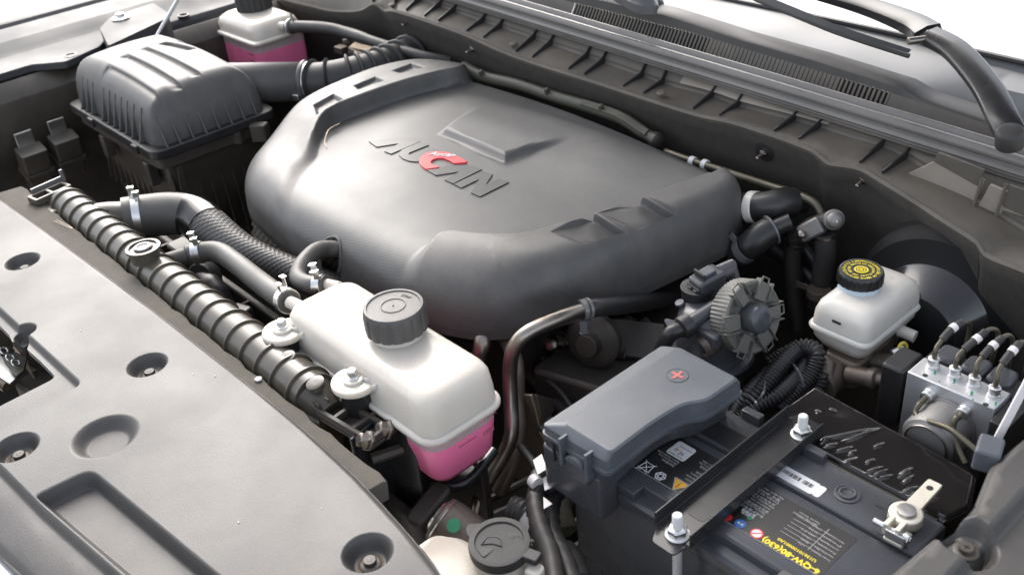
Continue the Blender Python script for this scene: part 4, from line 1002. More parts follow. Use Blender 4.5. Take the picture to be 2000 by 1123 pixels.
# mounting lugs with bolts
for a, c in ((552, 640), (690, 738)):
    p = at(a, c, 6.2); q = Vector((p.x + .8, TY0 + 1.2, 0))
    hull = [(p.x - 2.1 * cos(t_), p.y - 2.1 * sin(t_)) for t_ in np.linspace(-.35, pi + .35, 14)] 
    hull = [(p.x + 2.6 * cos(t_), p.y + 2.5 * sin(t_)) for t_ in np.linspace(pi * .93, 2 * pi + .25, 16)] + [(p.x + 6.0, TY0 + 1.5), (p.x - 1.5, TY0 + 1.5)]
    t = MB(); t.prism(hull, 5.2, 6.0); lg = t.build('mounting_lug', M['white'], et, bevel=.2)
    t = MB(); t.lathe([(1.25, -.1), (1.2, .35), (.9, .4), (.2, .4)], fr((p.x, p.y, 6.0)), 24); t.build('bushing', M['white'], lg)
    t = MB(); t.lathe([(.85, 0), (.85, .15), (.62, .2), (.62, .85), (.45, .98), (.1, .95)], fr((p.x, p.y, 6.35)), 6); t.build('bolt', M['zinc'], lg, bevel=.05)
    for k, (ax, bx_) in enumerate(((.2, 4.8), (2.2, 5.0))):
        t = MB(); g0 = Vector((p.x + ax + .6, p.y + .6, 0)); g1 = Vector((p.x + bx_ - .8, TY0 + 1.2, 0)); n_ = (g1 - g0).cross(Vector((0, 0, 1))).normalized() * .12
        pr_ = [g0 + Vector((0, 0, 5.9)), g1 + Vector((0, 0, 5.9)), g1 + Vector((0, 0, 7.2)), g0 + Vector((0, 0, 6.3))]
        t.add([v - n_ for v in pr_] + [v + n_ for v in pr_], [(0, 1, 2, 3), (7, 6, 5, 4)] + [(i, (i + 1) % 4, 4 + (i + 1) % 4, 4 + i) for i in range(4)]); t.build('gusset', M['white'], lg, bevel=.04, seg=1)
    t = MB(); t.tube([(p.x, p.y, 5.2), (p.x, p.y + .2, -4)], 1.8, 16); tag(t.build('lug_post', M['black']), 'black post holding the %s lug of the expansion tank' % ('left' if a < 600 else 'front'), 'post')
for (a, c, e, f_) in ((566, 590, 592, 602), (636, 556, 662, 562)):
    t = MB(); t.tube([at(a, c, 5.8), at(e, f_, 5.8)], .8, 14); t.build('hose_nipple', M['white'], et)
# level marks on the front right face
XF = TX1 + .0
def face_text(s, size, px_, py_, x, mt, parent, name='level_text'):
    p = atx(px_, py_, x); t = MB(); F = Matrix(((0, 1, 0), (0, 0, 1), (1, 0, 0))).transposed().to_4x4(); F.translation = p
    vs, fs = textmb(s, size, F, .015); t.add(vs, fs); t.build(name, mt, parent)
M['markpink'] = mat('moulded_mark', (.45, .16, .22), .5)
face_text('MAX', .85, 945, 822, TX1 - .42, M['markpink'], et); face_text('MIN', .85, 945, 852, TX1 - .42, M['markpink'], et)
for a, c in ((902, 843), (902, 870)):
    p = atx(a, c, TX1 - .45); t = MB(); t.box((p.x, p.y + .8, p.z), (.08, 2.4, .1)); t.build('level_mark', M['markpink'], et)
# ================================================================== battery
bt = thing('battery', 'large black car battery with printed black labels and yellow lettering', 'battery', (-43, 60.5, -19))
QX0, QX1, QY0, QY1 = -58.5, -26.0, 52.8, 68.8
t = MB(); t.prism(rrect(QX1 - QX0, QY1 - QY0, .6, c=((QX0 + QX1) / 2, (QY0 + QY1) / 2)), -19, -1.6); t.build('case', M['battery'], bt, bevel=.15)
# lid: profile along X swept, with stepped ledges and grooves
pr = [(QY0 - .1, -3.0), (QY0 - .15, -1.6), (QY0 + .3, -1.2), (QY0 + 1.3, -1.15), (QY0 + 1.45, -.35), (QY0 + 1.7, -.12), (55.0, -.1), (55.15, -.02), (62.6, -.02), (63.05, -.02), (63.1, -.35), (63.35, -.38), (63.45, .12), (63.7, .2), (QY1 - .5, .2), (QY1 - .1, .05), (QY1, -.4), (QY1, -3)]
t = MB(); t.loft([[(x, y, z - (.25 if k in (0, 3) else 0)) for y, z in pr] for k, x in enumerate((QX0 - .1, QX0 + .25, QX1 - .25, QX1 + .1))]); t.build('lid', M['battery'], bt, bevel=.06)
def hslot(x, y, w_, name='handle_slot'):
    t = MB(); t.box((x, y, -.75), (w_, 1.7, 1.0)); t.build(name, M['battery'], bt, bevel=.12)
hslot(-51.6, 53.6, 4.2); hslot(-43.2, 53.6, 3.8); 
for x, y in ((-47.5, 69.1), (-39.5, 68.5)):
    t = MB(); t.box((x, y, .55), (2.3, 1.0, 1.2)); t.build('handle_hook', M['battery'], bt, bevel=.12)
# labels ------------------------------------------------------------------
def film(poly, z, name, mt, h=.03, parent=bt, r=.3): t = MB(); t.prism(rpoly(poly, r, 3), z, z + h); return t.build(name, mt, parent)
film([(-56.5, 55.3), (-30.7, 55.9), (-30.7, 62.0), (-56.5, 62.0)], -.015, 'label_sheet', M['label'])
film([(-57, 63.75), (-43.3, 63.75), (-43.3, 66.4), (-57, 66.4)], .2, 'label_sheet', M['label'])
ZL = .02
film([(-51.05, 59.3), (-48.75, 59.3), (-48.75, 61.55), (-51.05, 61.55)], ZL, 'white_sticker', M['print_white'], .03)
film([(-44.2, 63.75), (-36.8, 63.75), (-36.8, 65.5), (-44.2, 65.5)], .2, 'barcode_sticker', M['print_white'], .03)
film([(-36.85, 63.8), (-36.1, 63.8), (-36.1, 65.45), (-36.85, 65.45)], .205, 'sticker_tab', M['paper'], .03)
random.seed(11)
t = MB(); x = -40.6
while x < -38.6: w_ = random.choice((.05, .08, .12)); t.box((x, 64.75, .24), (w_, .55, .01)); x += w_ + random.choice((.05, .09))
x = -38.3
while x < -37.3: w_ = random.choice((.05, .08, .12)); t.box((x, 64.75, .24), (w_, .55, .01)); x += w_ + random.choice((.05, .08))
o_ = t.build('barcode', M['label'], bt, flat=True); o_['kind'] = 'stuff'
def ltext(s, x, y, h, mt, z=None, name='lettering', width=None, bold=0, parent=bt):
    """print on the battery lid, reading from the far side: x,y is its right hand start as the camera sees it"""
    F = fr((x, y, (ZL if z is None else z) + .022), (-1, 0, 0))
    vs, fs = textmb(s, h * 1.38, F, .004, bold=bold)
    if width:
        L_ = max(x - v.x for v in vs); k = width / L_; vs = [Vector((x - (x - v.x) * k, v.y, v.z)) for v in vs]
    t = MB(); t.add(vs, fs); return t.build(name, mt, parent, flat=True)
ltext('6-QW-80(630)', -31.0, 56.55, .62, M['yellow'], width=5.9, bold=.03)
ltext('U13610100001A0', -31.9, 57.35, .34, M['yellow'], width=4.0, bold=.012)
rows = ['额定电压 12V', '容量 80Ah', '储备容量 135min', '冷起动电流 630A(-18℃)', '重量 20.5kg', '充电电流 120min', 'Maintenance free battery']
gx = -31.2
for k in range(6):
    y = 58.15 + k * .52
    t = MB(); t.box((-34.2 - .0 * k, y, ZL + .02), (4.2, .035, .012)); t.build('table_rule', M['print_grey'], bt, flat=True)
t = MB(); t.box((-33.2, 59.6, ZL + .022), (.05, 3.4, .012)); t.build('table_rule', M['print_grey'], bt, flat=True)
for k, (a, c) in enumerate([('Tensao Nominal', '12V'), ('Capacidade (20hr)', '80Ah'), ('Reserva', '135min'), ('Corrente de partida', '630A(-18°C)'), ('Peso', '20.5kg'), ('Maxima Corrente', '120min')]):
    y = 58.05 + k * .52
    ltext(a, -31.0 - .05 * k, y + .1, .2, M['print_grey'], width=1.9); ltext(c, -33.6, y + .1, .2, M['print_grey'], width=.5 + .09 * len(c))
ltext('Norma Tecnica', -34.2, 61.35, .22, M['print_grey'], width=2.2); ltext('ABNT NBR 15940:2019', -34.2, 61.0, .22, M['print_grey'], width=2.6)
for k, (s, w_) in enumerate([('免维护蓄电池 注意安全', 4.4), ('Mantenha a bateria sempre limpa e seca', 5.0), ('请在充电时保持通风', 3.6), ('Somente use 12 volts 2200', 4.8), ('Evite fagulhas e chamas perto da bateria', 5.2), ('充电电压不得超过', 3.4), ('Carregar em local ventilado', 4.6), ('警告 请勿倾倒', 3.0), ('Nao abrir, nao inclinar 12V', 4.2)]):
    ltext(s, -38.4 - .12 * (k % 2), 58.6 + k * .4, .26 if k % 2 else .3, M['print_grey'], width=w_)
ltext('MADE IN', -39.0, 57.8, .24, M['print_white'], width=1.3, bold=.01); ltext('警示标志', -39.0, 58.15, .3, M['print_white'], width=1.5, bold=.01)
for (a, c, col, r) in ((1478, 1042, 'red', .62), (1446, 1023, 'blue', .55), (1464, 1012, 'green', .25), (1421, 1010, 'red', .45)):
    p = at(a, c, 0); t = MB(); t.prism(circ(r, 28, (p.x, p.y)), ZL + .02, ZL + .035); o_ = t.build('round_symbol', M[col], bt, flat=True)
    if r > .5:
        if col == 'red': t = MB(); t.prism(circ(r * .78, 28, (p.x, p.y)), ZL + .03, ZL + .045); t.build('symbol_field', M['print_white'], o_, flat=True); t = MB(); t.box((0, 0, 0), (r * 1.5, .12, .02), Matrix.Translation((p.x, p.y, ZL + .055)) @ Matrix.Rotation(.7, 4, 'Z')); t.build('symbol_bar', M['red'], o_, flat=True)
        else: 
            for dx in (-.18, .18): t = MB(); t.prism(circ(.13, 12, (p.x + dx, p.y)), ZL + .035, ZL + .05); t.build('symbol_mark', M['print_white'], o_, flat=True)
# left label: crossed-out bin, recycling ring, warning triangle
def strokes(lines, z, r, name, mt, parent=bt):
    t = MB()
    for a, c in lines: t.tube([Vector((a[0], a[1], z)), Vector((c[0], c[1], z))], r, 4)
    return t.build(name, mt, parent, flat=True)
p = at(1263, 912, 0); q = lambda a, c: (p.x - a, p.y - c)
strokes([(q(-.5, -.6), q(.5, -.6)), (q(-.5, -.6), q(-.62, .5)), (q(.5, -.6), q(.62, .5)), (q(-.75, .5), q(.75, .5)), (q(-.7, -.75), q(.7, .85)), (q(.7, -.75), q(-.7, .85)), (q(-.3, .5), q(-.3, .7)), (q(.3, .5), q(.3, .7))], .05, .045, 'bin_symbol', M['print_white'])
p = at(1290, 930, 0)
pts = [(p.x + .58 * cos(a), p.y + .58 * sin(a)) for a in [2 * pi * k / 6 for k in range(6)]]; pin_ = [(p.x + .3 * cos(a), p.y + .3 * sin(a)) for a in [2 * pi * k / 6 + .5 for k in range(6)]]
strokes([(pts[k], pts[(k + 1) % 6]) for k in range(6)] + [(pin_[k], pin_[(k + 1) % 6]) for k in range(6)] + [(pts[k], pin_[k]) for k in range(6)], .05, .055, 'recycling_symbol', M['print_white'])
p = at(1326, 947, 0); t = MB(); t.prism([(p.x, p.y - .85), (p.x + .85, p.y + .5), (p.x - .85, p.y + .5)], .04, .055); o_ = t.build('warning_triangle', M['orange'], bt, flat=True)
strokes([((p.x, p.y - .5), (p.x, p.y + .1)), ((p.x, p.y + .25), (p.x, p.y + .33))], .06, .05, 'exclamation_mark', M['label'], o_)
strokes([((p.x, p.y - .95), (p.x + .95, p.y + .57)), ((p.x + .95, p.y + .57), (p.x - .95, p.y + .57)), ((p.x - .95, p.y + .57), (p.x, p.y - .95))], .045, .03, 'triangle_edge', M['print_white'], o_)
for k, (s, w_) in enumerate([('免维护蓄电池', 1.6), ('Manutencao livre', 2.4), ('Bateria chumbo acido', 2.8)]): ltext(s, -48.95, 58.35 + .35 * k, .26, M['print_grey'], width=w_)
for k, (s, w_) in enumerate([('中国制造', 1.2), ('Fabricado na China', 1.6), ('Made in China', 1.5)]): ltext(s, -45.9, 60.1 + .38 * k, .26, M['print_grey'], width=w_)
for k, (s, w_) in enumerate([('Proibida a destinacao', 1.7), ('Residuos', 1.0), ('Reciclar', 1.3), ('Bateria', 1.1), ('危险', .8)]): ltext(s, -46.1 + .0 * k, 57.2 + .5 * k, .24, M['print_grey'], width=w_)
strokes([((-56.5, 55.35), (-30.9, 55.95))], .02, .03, 'label_line', M['print_grey'])
p = at(1330, 882, 0)
ltext('HZ', p.x + .55, p.y - .05, .5, M['label'], .05, width=.6); ltext('▲', p.x - .15, p.y, .3, M['orange'], .05, width=.3); ltext('Atencao Bateria', p.x + .9, p.y - .75, .2, M['label'], .05, width=1.8); ltext('Z', p.x - .4, p.y + .1, .4, M['label'], .05, width=.3); ltext('Instrucoes', p.x + .9, p.y + .65, .2, M['label'], .05, width=1.5)
ltext('U136101', -41.0, 66.0, .3, M['yellow'], .21, width=1.6); ltext('6QW', -41.2, 66.5, .3, M['yellow'], .21, width=1.0)
# vent plug and terminal ledge
t = MB(); t.lathe([(1.25, -.1), (1.25, .12), (1.05, .14), (1.0, .06), (.85, .06), (.82, .2), (.6, .2), (.5, .05), (.1, .02)], fr((-34.4, 66.1, .2)), 32); t.build('vent_plug', M['battery'], bt)
t = MB(); t.torus(.72, .09, fr((-34.4, 66.1, .4)), 28, 6); t.build('vent_ring', M['fuse'], bt)
t = MB(); t.box((-31.3, 66.6, .22), (.9, .09, .06)); t.build('minus_mark', M['label'], bt)
t = MB(); t.prism(rpoly([(-33.5, 53.5), (-29.5, 53.5), (-29.5, 55.2), (-31, 55.2), (-31.6, 54.6), (-33.5, 54.6)], .4), -.15, .05); t.build('raised_boss', M['battery'], bt, bevel=.08)
# ------------------------------------------------------------------ terminal clamp
tc = thing('terminal_clamp', 'cream coloured terminal clamp with lead post and bolt at the right battery end', 'terminal clamp', (-28.8, 66, .2))
tp = at(1770, 1000, 1.9); A = at(1822, 945, 1.9)
u = (A - tp); u.z = 0; ul = u.length; u.normalize(); F = fr((tp.x, tp.y, 0), u)
t = MB(); t.lathe([(.95, 0), (.95, 1.9), (.85, 2.25), (.4, 2.3), (.1, 2.28)], F, 28); t.build('lead_post', M['lead'], tc)
t = MB(); t.lathe([(.98, .9), (1.5, .9), (1.55, 1.1), (1.5, 1.85), (1.3, 1.95), (.98, 1.95)], F, 30); t.build('clamp_ring', M['terminal'], tc, bevel=.06)
arm = [(1.2, -.75), (ul + .6, -.7), (ul + .6, .7), (1.2, .75)]
t = MB(); pl = rpoly(arm, [.1, .25, .25, .1]); pl_o = pl
t.prism(pl, 1.35, 1.8, F); t.build('arm', M['terminal'], tc, bevel=.08)
t = MB(); t.prism(circ(.33, 20, (ul - .55, 0)), 1.5, 1.815, F); t.build('arm_hole', M['floor'], tc)
for s in (-1, 1): t = MB(); t.box((-1.9, s * .55, 1.4), (1.5, .5, 1.3), F); t.build('clamp_jaw', M['terminal'], tc, bevel=.1)
t = MB(); t.lathe([(.3, -1.9), (.3, 1.7)], F @ Matrix.Translation((-2.1, 0, 1.2)) @ Matrix.Rotation(pi / 2, 4, 'X'), 14); t.build('clamp_bolt', M['zinc'], tc)
t = MB(); t.lathe([(.55, 1.0), (.55, 1.6), (.3, 1.65)], F @ Matrix.Translation((-2.1, 0, 1.2)) @ Matrix.Rotation(pi / 2, 4, 'X'), 6); t.build('nut', M['zinc'], tc, bevel=.04)
t = MB(); t.prism(rrect(1.5, 1.9, .2, c=(-2.1, -.4)), .3, .7, F); t.build('clamp_foot', M['terminal'], tc, bevel=.08)
t = MB(); t.box((-2.7, -.5, 1.0), (.2, 1.9, 1.3), F); t.build('clamp_foot', M['zinc'], tc, bevel=.06)
# ------------------------------------------------------------------ hold-down bracket
hb = thing('battery_hold_down', 'black steel channel bracket strapped across the battery with two white threaded studs', 'hold-down bracket', (-42.6, 61, 1))
HX0, HX1 = -44.6, -40.7
prf = [(HX0, 2.3), (HX0 - .18, 2.3), (HX0 - .18, .62), (HX1 + .18, .62), (HX1 + .18, 2.2), (HX1, 2.2), (HX1, .8), (HX0, .8)]
t = MB(); t.loft([[(x, 50.4, z) for x, z in prf], [(x, 71.3, z) for x, z in prf]]); t.build('channel', M['blackpaint'], hb, bevel=.05)
t = MB(); t.prism(rpoly([(HX0 + .1, 50.4), (HX1 - .1, 50.4), (HX1 - .3, 48.6), (HX0 + 1, 48.6)], .5), .6, .8); t.build('front_tab', M['blackpaint'], hb, bevel=.05)
t = MB(); t.prism(rpoly([(HX0 + .1, 71.3), (HX1 - .1, 71.3), (HX1 - .5, 72.4), (HX0 + .5, 72.4)], .3), .6, .8); t.build('rear_tab', M['blackpaint'], hb, bevel=.05)
t = MB(); t.prism(rpoly([(HX0 + .9, 53.5), (HX1 - .9, 53.5), (HX1 - .7, 56.5), (HX0 + .7, 55.5)], .6), .795, .83); t.build('worn_patch', M['label'], hb)
M['whitezinc'] = mat('white_passivated_zinc', (.72, .72, .70), .5, metal=.25, bump=.3, dust=.1)
for px_, py_, lab in ((1323, 1043, 'front'), (1566, 848, 'rear')):
    p = at(px_, py_, .85); F = fr(p)
    t = MB(); t.lathe([(1.15, 0), (1.15, .12), (.95, .22), (.3, .22)], F, 28); n_ = t.build('washer_face', M['whitezinc'], hb)
    t = MB(); t.lathe([(.98, .2), (.98, .8), (.75, .95), (.3, .95)], F, 6); t.build('nut', M['zinc'], n_, bevel=.06)
    t = MB(); rr = []
    for k in range(26): rr.append((.5 - (.045 if k % 2 else 0), .3 + k * .085))
    t.lathe([(.3, .2)] + rr + [(.38, 2.5), (.1, 2.52)], F, 18); t.build('stud', M['whitezinc'], n_)
    if lab == 'front': t = MB(); t.tube([p - Vector((0, 0, .2)), p - Vector((0, .1, 22))], .45, 14); t.build('long_rod', M['whitezinc'], n_)
# ------------------------------------------------------------------ fuse box cover
fb = thing('fuse_box', 'blue grey fuse box cover with a red cross mark and front latch on the battery', 'fuse box', (-54, 59, 0))
TOP = [(-56.7, 50.7), (-50.4, 50.7), (-50.5, 56.2), (-50.3, 59.3), (-49.9, 61.2), (-48.7, 62.7), (-48.5, 67.6), (-56.7, 67.9)]
BOT = [(-59.2, 50.0), (-50.2, 50.0), (-50.4, 56.3), (-50.2, 59.1), (-49.8, 60.9), (-48.6, 62.4), (-48.3, 68.2), (-59.0, 68.2)]
def stack(levels, rad): 
    n = 5; rings = []
    for poly, z, off in levels:
        r_ = rpoly(poly, rad, n); r_ = offset_loop(r_, off) if off else r_; rings.append([(p[0], p[1], (z if not callable(z) else z(p))) for p in r_])
    return rings
rad = [.6, .6, 1.2, 1.2, 1.2, 1.2, .6, .6]
t = MB(); t.loft(stack([(BOT, 3.6, -.18), (BOT, 4.0, -.18), (BOT, 4.05, 0), (BOT, lambda p: 5.2 if p[0] > -57.5 else 4.9, .05), (TOP, 5.85, -.12), (TOP, 6.0, .12), (TOP, 6.02, .4)], rad)); t.build('cover', M['fuse'], fb, ang=25)
BASE2 = [(-59.6, 50.2), (-50.5, 50.2), (-50.7, 56.2), (-50.5, 59.0), (-50.1, 60.9), (-48.9, 62.4), (-48.6, 68.0), (-59.4, 68.0)]
BASE3 = [(-59.6, 50.4), (-51.4, 50.4), (-51.8, 56.2), (-51.9, 59.0), (-51.5, 61.2), (-50.3, 62.8), (-49.6, 67.9), (-59.4, 67.9)]
t = MB(); t.loft(stack([(BASE3, .25, .05), (BASE3, 1.0, 0), (BASE2, 3.5, 0), (BASE2, 3.62, .2)], rad)); t.build('base', M['battery'], fb, ang=40)
t = MB(); t.prism(rpoly([(-59.8, 50.1), (-51.5, 50.1), (-51.5, 53), (-59.8, 53)], .8), -3.4, 2); t.build('front_skirt', M['battery'], fb, bevel=.2)
# latch on the front face
for x in (-55.9, -52.4): t = MB(); t.prism(rpoly([(x - .18, 49.2), (x + .18, 49.2), (x + .18, 50.4), (x - .18, 50.4)], .08), 2.0, 5.4); t.build('latch_wall', M['fuse'], fb, bevel=.08)
t = MB(); t.prism(rpoly([(-55.6, 49.5), (-52.7, 49.5), (-52.7, 50.2), (-55.6, 50.2)], .2), .9, 3.1); t.build('latch', M['battery'], fb, bevel=.12)
F = Matrix(((1, 0, 0), (0, 0, 1), (0, -1, 0))).transposed().to_4x4(); F.translation = Vector((-54.2, 49.7, 3.0))
t = MB(); t.prism([(1.25 * cos(a), .8 * sin(a)) for a in np.linspace(0, pi, 14)], -.35, .35, F); t.build('latch_tongue', M['fuse'], fb, bevel=.08)
t = MB(); t.box((-57.6, 49.95, 2.4), (.16, .3, 2.6)); t.build('slot', M['floor'], fb)
cp = at(1323, 733, 6.03)
t = MB(); t.torus(1.12, .06, fr(cp), 36, 6); t.build('mark_ring', M['battery'], fb)
t = MB(); t.prism(circ(1.08, 30), -.01, .02, fr(cp)); t.build('mark_field', M['fuse'], fb)
t = MB(); t.box((0, 0, .05), (1.5, .36, .08), fr(cp)); t.box((0, 0, .052), (.36, 1.5, .078), fr(cp)); t.build('cross_mark', M['redmark'], fb, bevel=.05)
# ------------------------------------------------------------------ film wrapped box behind the battery
fw2 = thing('wrapped_module', 'flat black module wrapped in wrinkled shiny plastic film behind the battery', 'module', (-36, 73, -12))
FO = rpoly([(-46.8, 70.0), (-26.4, 69.6), (-25.6, 72.5), (-27.2, 77.2), (-46.4, 78.8)], .5, 4)
rnd = random.Random(4); WR = []
for k in range(15):
    p = at(1600 + rnd.random() * 290, 0, 0); a = rnd.uniform(0, 1); x = -40.5 + 12 * (k + a) / 15; y = 70.6 + rnd.random() * 1.5 + (rnd.random() * 3 if k % 5 == 0 else 0)
    WR.append((x, y, rnd.uniform(.5, .95), rnd.uniform(.17, .27), rnd.uniform(.9, 1.5), rnd.uniform(.10, .20)))
WR += [(-40.5, 75.5, 1.6, .9, .3, .06), (-39.2, 74, 1.8, .22, 1.05, .24), (-38.2, 74.6, 1.9, .25, 1.2, .2), (-44, 73, .5, .3, 0, .12), (-42.4, 71, .5, .3, .3, .15), (-43.5, 75, .35, .3, 0, .08), (-42.5, 76.2, .35, .3, 0, .08)]
def film_z(x, y):
    z = -.3 + .05 * np.sin(x * 1.3) * np.cos(y * 1.1)
    for wx, wy_, l, w_, a, h in WR:
        dx = (x - wx) * cos(a) + (y - wy_) * sin(a); dy = -(x - wx) * sin(a) + (y - wy_) * cos(a)
        z = z + h * np.exp(-(dx / l) ** 2 - (dy / w_) ** 2)
    d = seg_dist(x, y, FO); g = np.clip(1 - d / .5, 0, 1)
    return z - .45 * g ** 2
sheet('film_top', FO, film_z, M['film'], fw2, step=.15, loops=[offset_loop(FO, .2)], thick=.4)
t = MB(); t.prism(offset_loop(FO, .05), -14, -1.0); t.build('wrapped_body', M['film'], fw2)
t = MB(); t.tube([(-45.5, 69.35, -.6), (-27, 69.1, -.6)], .25, 8); t.build('edge_rail', M['olive'], fw2)
# ================================================================== ABS unit
au = thing('brake_pressure_block', 'machined aluminium brake pressure block with round motor and six brake lines', 'brake block', (-33.5, 85, -6))
AX = (-38.3, -29.0); AY = (83.2, 86.6); AZ = (-6.5, 3)
t = MB(); t.box((sum(AX) / 2, sum(AY) / 2, sum(AZ) / 2), (AX[1] - AX[0], AY[1] - AY[0], AZ[1] - AZ[0])); t.build('valve_block', M['alu'], au, bevel=.12)
t = MB(); t.box((sum(AX) / 2 + .1, AY[1] + 1.7, -1.5), (AX[1] - AX[0] + .8, 3.3, 8.4)); t.build('control_housing', M['black'], au, bevel=.6, seg=3)
t = MB(); t.prism(rrect(2.6, 4.4, .5), -5, 2.8, fr((-40.4, 86.2, -.8), (1, 0, 0))); t.build('side_housing', M['black'], au, bevel=.3)
for x in (-36.5, -33.5, -30.8): t = MB(); t.prism(rrect(2.5, 3.0, .8), 2.5, 3.6, fr((x, 88.5, -.2))); t.build('housing_boss', M['battery'], au, bevel=.35)
mc = ((-33.3), (-1.3)); F = fr((mc[0], AY[0], mc[1]), (1, 0, 0), (0, -1, 0))
t = MB(); t.lathe([(3.15, -.1), (3.15, .4), (2.95, .5), (2.95, 3.6), (2.75, 4.1), (2.3, 4.3), (2.2, 4.45), (1.0, 4.5), (.1, 4.5)], F, 48); t.build('motor', M['cast'], au)
t = MB(); t.torus(2.2, .12, F @ Matrix.Translation((0, 0, 4.4)), 40, 6); t.build('motor_ring', M['steel'], au)
t = MB(); t.lathe([(.42, 0), (.42, .4), (.2, .45)], fr((-29.6, AY[0] - .2, -4.8), z=(0, -1, 0)), 12); t.build('flange_screw', M['zinc'], au)
def lnut(o, z, r=.62, h=1.1):
    F = fr(o, z=z); t = MB(); t.lathe([(r * 1.1, -.05), (r * 1.1, .3), (r, .35), (r, h), (r * .8, h + .08), (.2, h + .08)], F, 12); t.build('line_nut', M['zinc'], au, bevel=.05)
M['line'] = mat('olive_brake_line', (.085, .075, .05), .35, metal=.5, dust=.2)
tops = [(1822, 716), (1863, 734), (1901, 752), (1940, 772)]
curv = [[(1834, 672), (1862, 640), (1890, 630), (1893, 650), (1880, 700)], [(1875, 690), (1908, 662), (1935, 643), (1950, 655), (1935, 710)], [(1912, 705), (1940, 675), (1968, 655), (1978, 670), (1968, 720)], [(1952, 720), (1978, 685), (1998, 668), (2008, 690), (2000, 740)]]
for (a, c), cv in zip(tops, curv):
    p = at(a, c, 3.0); lnut(p, (0, 0, 1))
    yy = p.y
    pth = [p + Vector((0, 0, .9)), p + Vector((0, 0, 2.0))] + [aty(x_, y_, yy + d_) for (x_, y_), d_ in zip(cv, (.6, 2.5, 4.5, 5.6, 6.4))]
    s_ = cr(pth, 7); t = MB(); t.tube(s_, .26, 10); t.build('brake_line', M['line'], au)
    t = MB(); t.tube(s_[16:26], .42, 12); sl2 = t.build('line_sleeve', M['rubber'], au)
    t = MB(); t.tube(s_[20:23], .46, 12); t.build('white_tape', M['paper'], au)
for (a, c) in ((1807, 733), (1925, 790)):
    p = at(a, c, 3.0); t = MB(); t.lathe([(.28, 0), (.28, .03), (.1, .03)], fr(p), 14); t.build('port_hole', M['floor'], au)
for a, c, w_ in ((1826, 728, .22), (1864, 745, .22), (1898, 768, .25), (1835, 745, .12), (1945, 788, .2), (1900, 780, .12)):
    t = MB(); t.prism(rrect(w_, w_ * 3, .05), 0, .012, fr(at(a, c, 3.0), (1, .4, 0))); t.build('paint_mark', M['green'], au, flat=True)
for (a, c), cv in (((1817, 768), [(1795, 790), (1788, 805), (1800, 818), (1850, 835), (1890, 865), (1930, 900)]), ((1886, 800), [(1868, 815), (1862, 835), (1870, 870), (1885, 905)])):
    p = aty(a, c, AY[0]); lnut(p, (0, -1, 0), .66, .9)
    s_ = cr([p + Vector((0, -.8, 0)), p + Vector((0, -1.6, -.1))] + [aty(x_, y_, d_) for (x_, y_), d_ in zip(cv, (80.8, 80.2, 79.6, 78.8, 78.2, 77.8))], 7)
    t = MB(); t.tube(s_, .3, 10); t.build('brake_line', M['line'], au)
p = at(1966, 815, 0); t = MB(); t.lathe([(1.0, 0), (1.0, .5), (.5, .6), (.5, 1.2), (.1, 1.2)], fr(p, z=(.8, -.5, .2)), 12); t.build('mounting_bolt', M['steel'], au)
t = MB(); t.prism(rpoly([(-28.9, 82), (-27.0, 82), (-27.0, 87), (-28.9, 87)], .4), -9, 2.4); t.build('mount_plate', M['black'], au, bevel=.15)
# ================================================================== brake fluid reservoir
br = thing('brake_fluid_reservoir', 'white plastic brake fluid reservoir with black and yellow printed cap', 'fluid reservoir', (-49, 93, -3))
X0, X1, Y0, Y1 = -53.3, -45.4, 87.6, 100.4
def rb(z, i, r=1.5, y1=0): return [(p[0], p[1], z) for p in rpoly([(X0 + i, Y0 + i), (X1 - i, Y0 + i), (X1 - i, Y1 - i + y1), (X0 + i, Y1 - i + y1)], r, 7)]
t = MB(); t.loft([rb(.2, .1), rb(2.0, .25), rb(3.0, .55), rb(3.6, 1.2), rb(3.85, 2.2)]); t.build('upper_body', M['brakewhite'], br, ang=60)
t = MB(); t.loft([rb(-.35, .2), rb(-.25, -.15), rb(.1, -.2), rb(.35, .0), rb(.4, .4)]); t.build('seam', M['brakewhite'], br, ang=60)
t = MB(); t.loft([rb(-.2, .15), rb(-1.4, .3), rb(-2.6, .9), rb(-3.1, 1.7), rb(-3.3, 2.6)]); t.build('lower_body', M['brakewhite'], br, ang=60)
cpos = at(1682, 528, 6.0)
M['neck'] = mat('bluish_white_plastic', (.62, .74, .80), .35, sss=.3)
t = MB(); t.lathe([(2.5, -.4), (2.3, .3), (2.2, 1.5)], fr((cpos.x, cpos.y, 3.8)), 32); t.build('neck', M['neck'], br)
cp_ = fluted(fr((cpos.x, cpos.y, 4.5)), 2.65, 1.6, 'screw_cap', br, M['black'], 22, .05)
def arc_print(R0, R1, a0, a1, z, name, mt, parent, c):
    n = max(3, int(abs(a1 - a0) / .12)); t = MB(); ri = [(c.x + R0 * cos(a), c.y + R0 * sin(a), z) for a in np.linspace(a0, a1, n)]; ro = [(c.x + R1 * cos(a), c.y + R1 * sin(a), z) for a in np.linspace(a0, a1, n)]
    t.loft([ri, ro], caps=False, closed=False); return t
zc = 4.5 + 1.62
t = MB()
for R0, R1 in ((.0, .22), (.34, .5), (.6, .82)):
    q_ = arc_print(max(R0, .01), R1, 0, 2 * pi, zc + .0, '', None, None, cpos); t.add(q_.v, q_.f)
t.build('printed_ring', M['yellow'], cp_, flat=True)
s_txt = 'WARNING CLEAN FILLER CAP BEFORE REMOVING USE ONLY DOT 4 BRAKE FLUID FROM A SEALED CONTAINER '
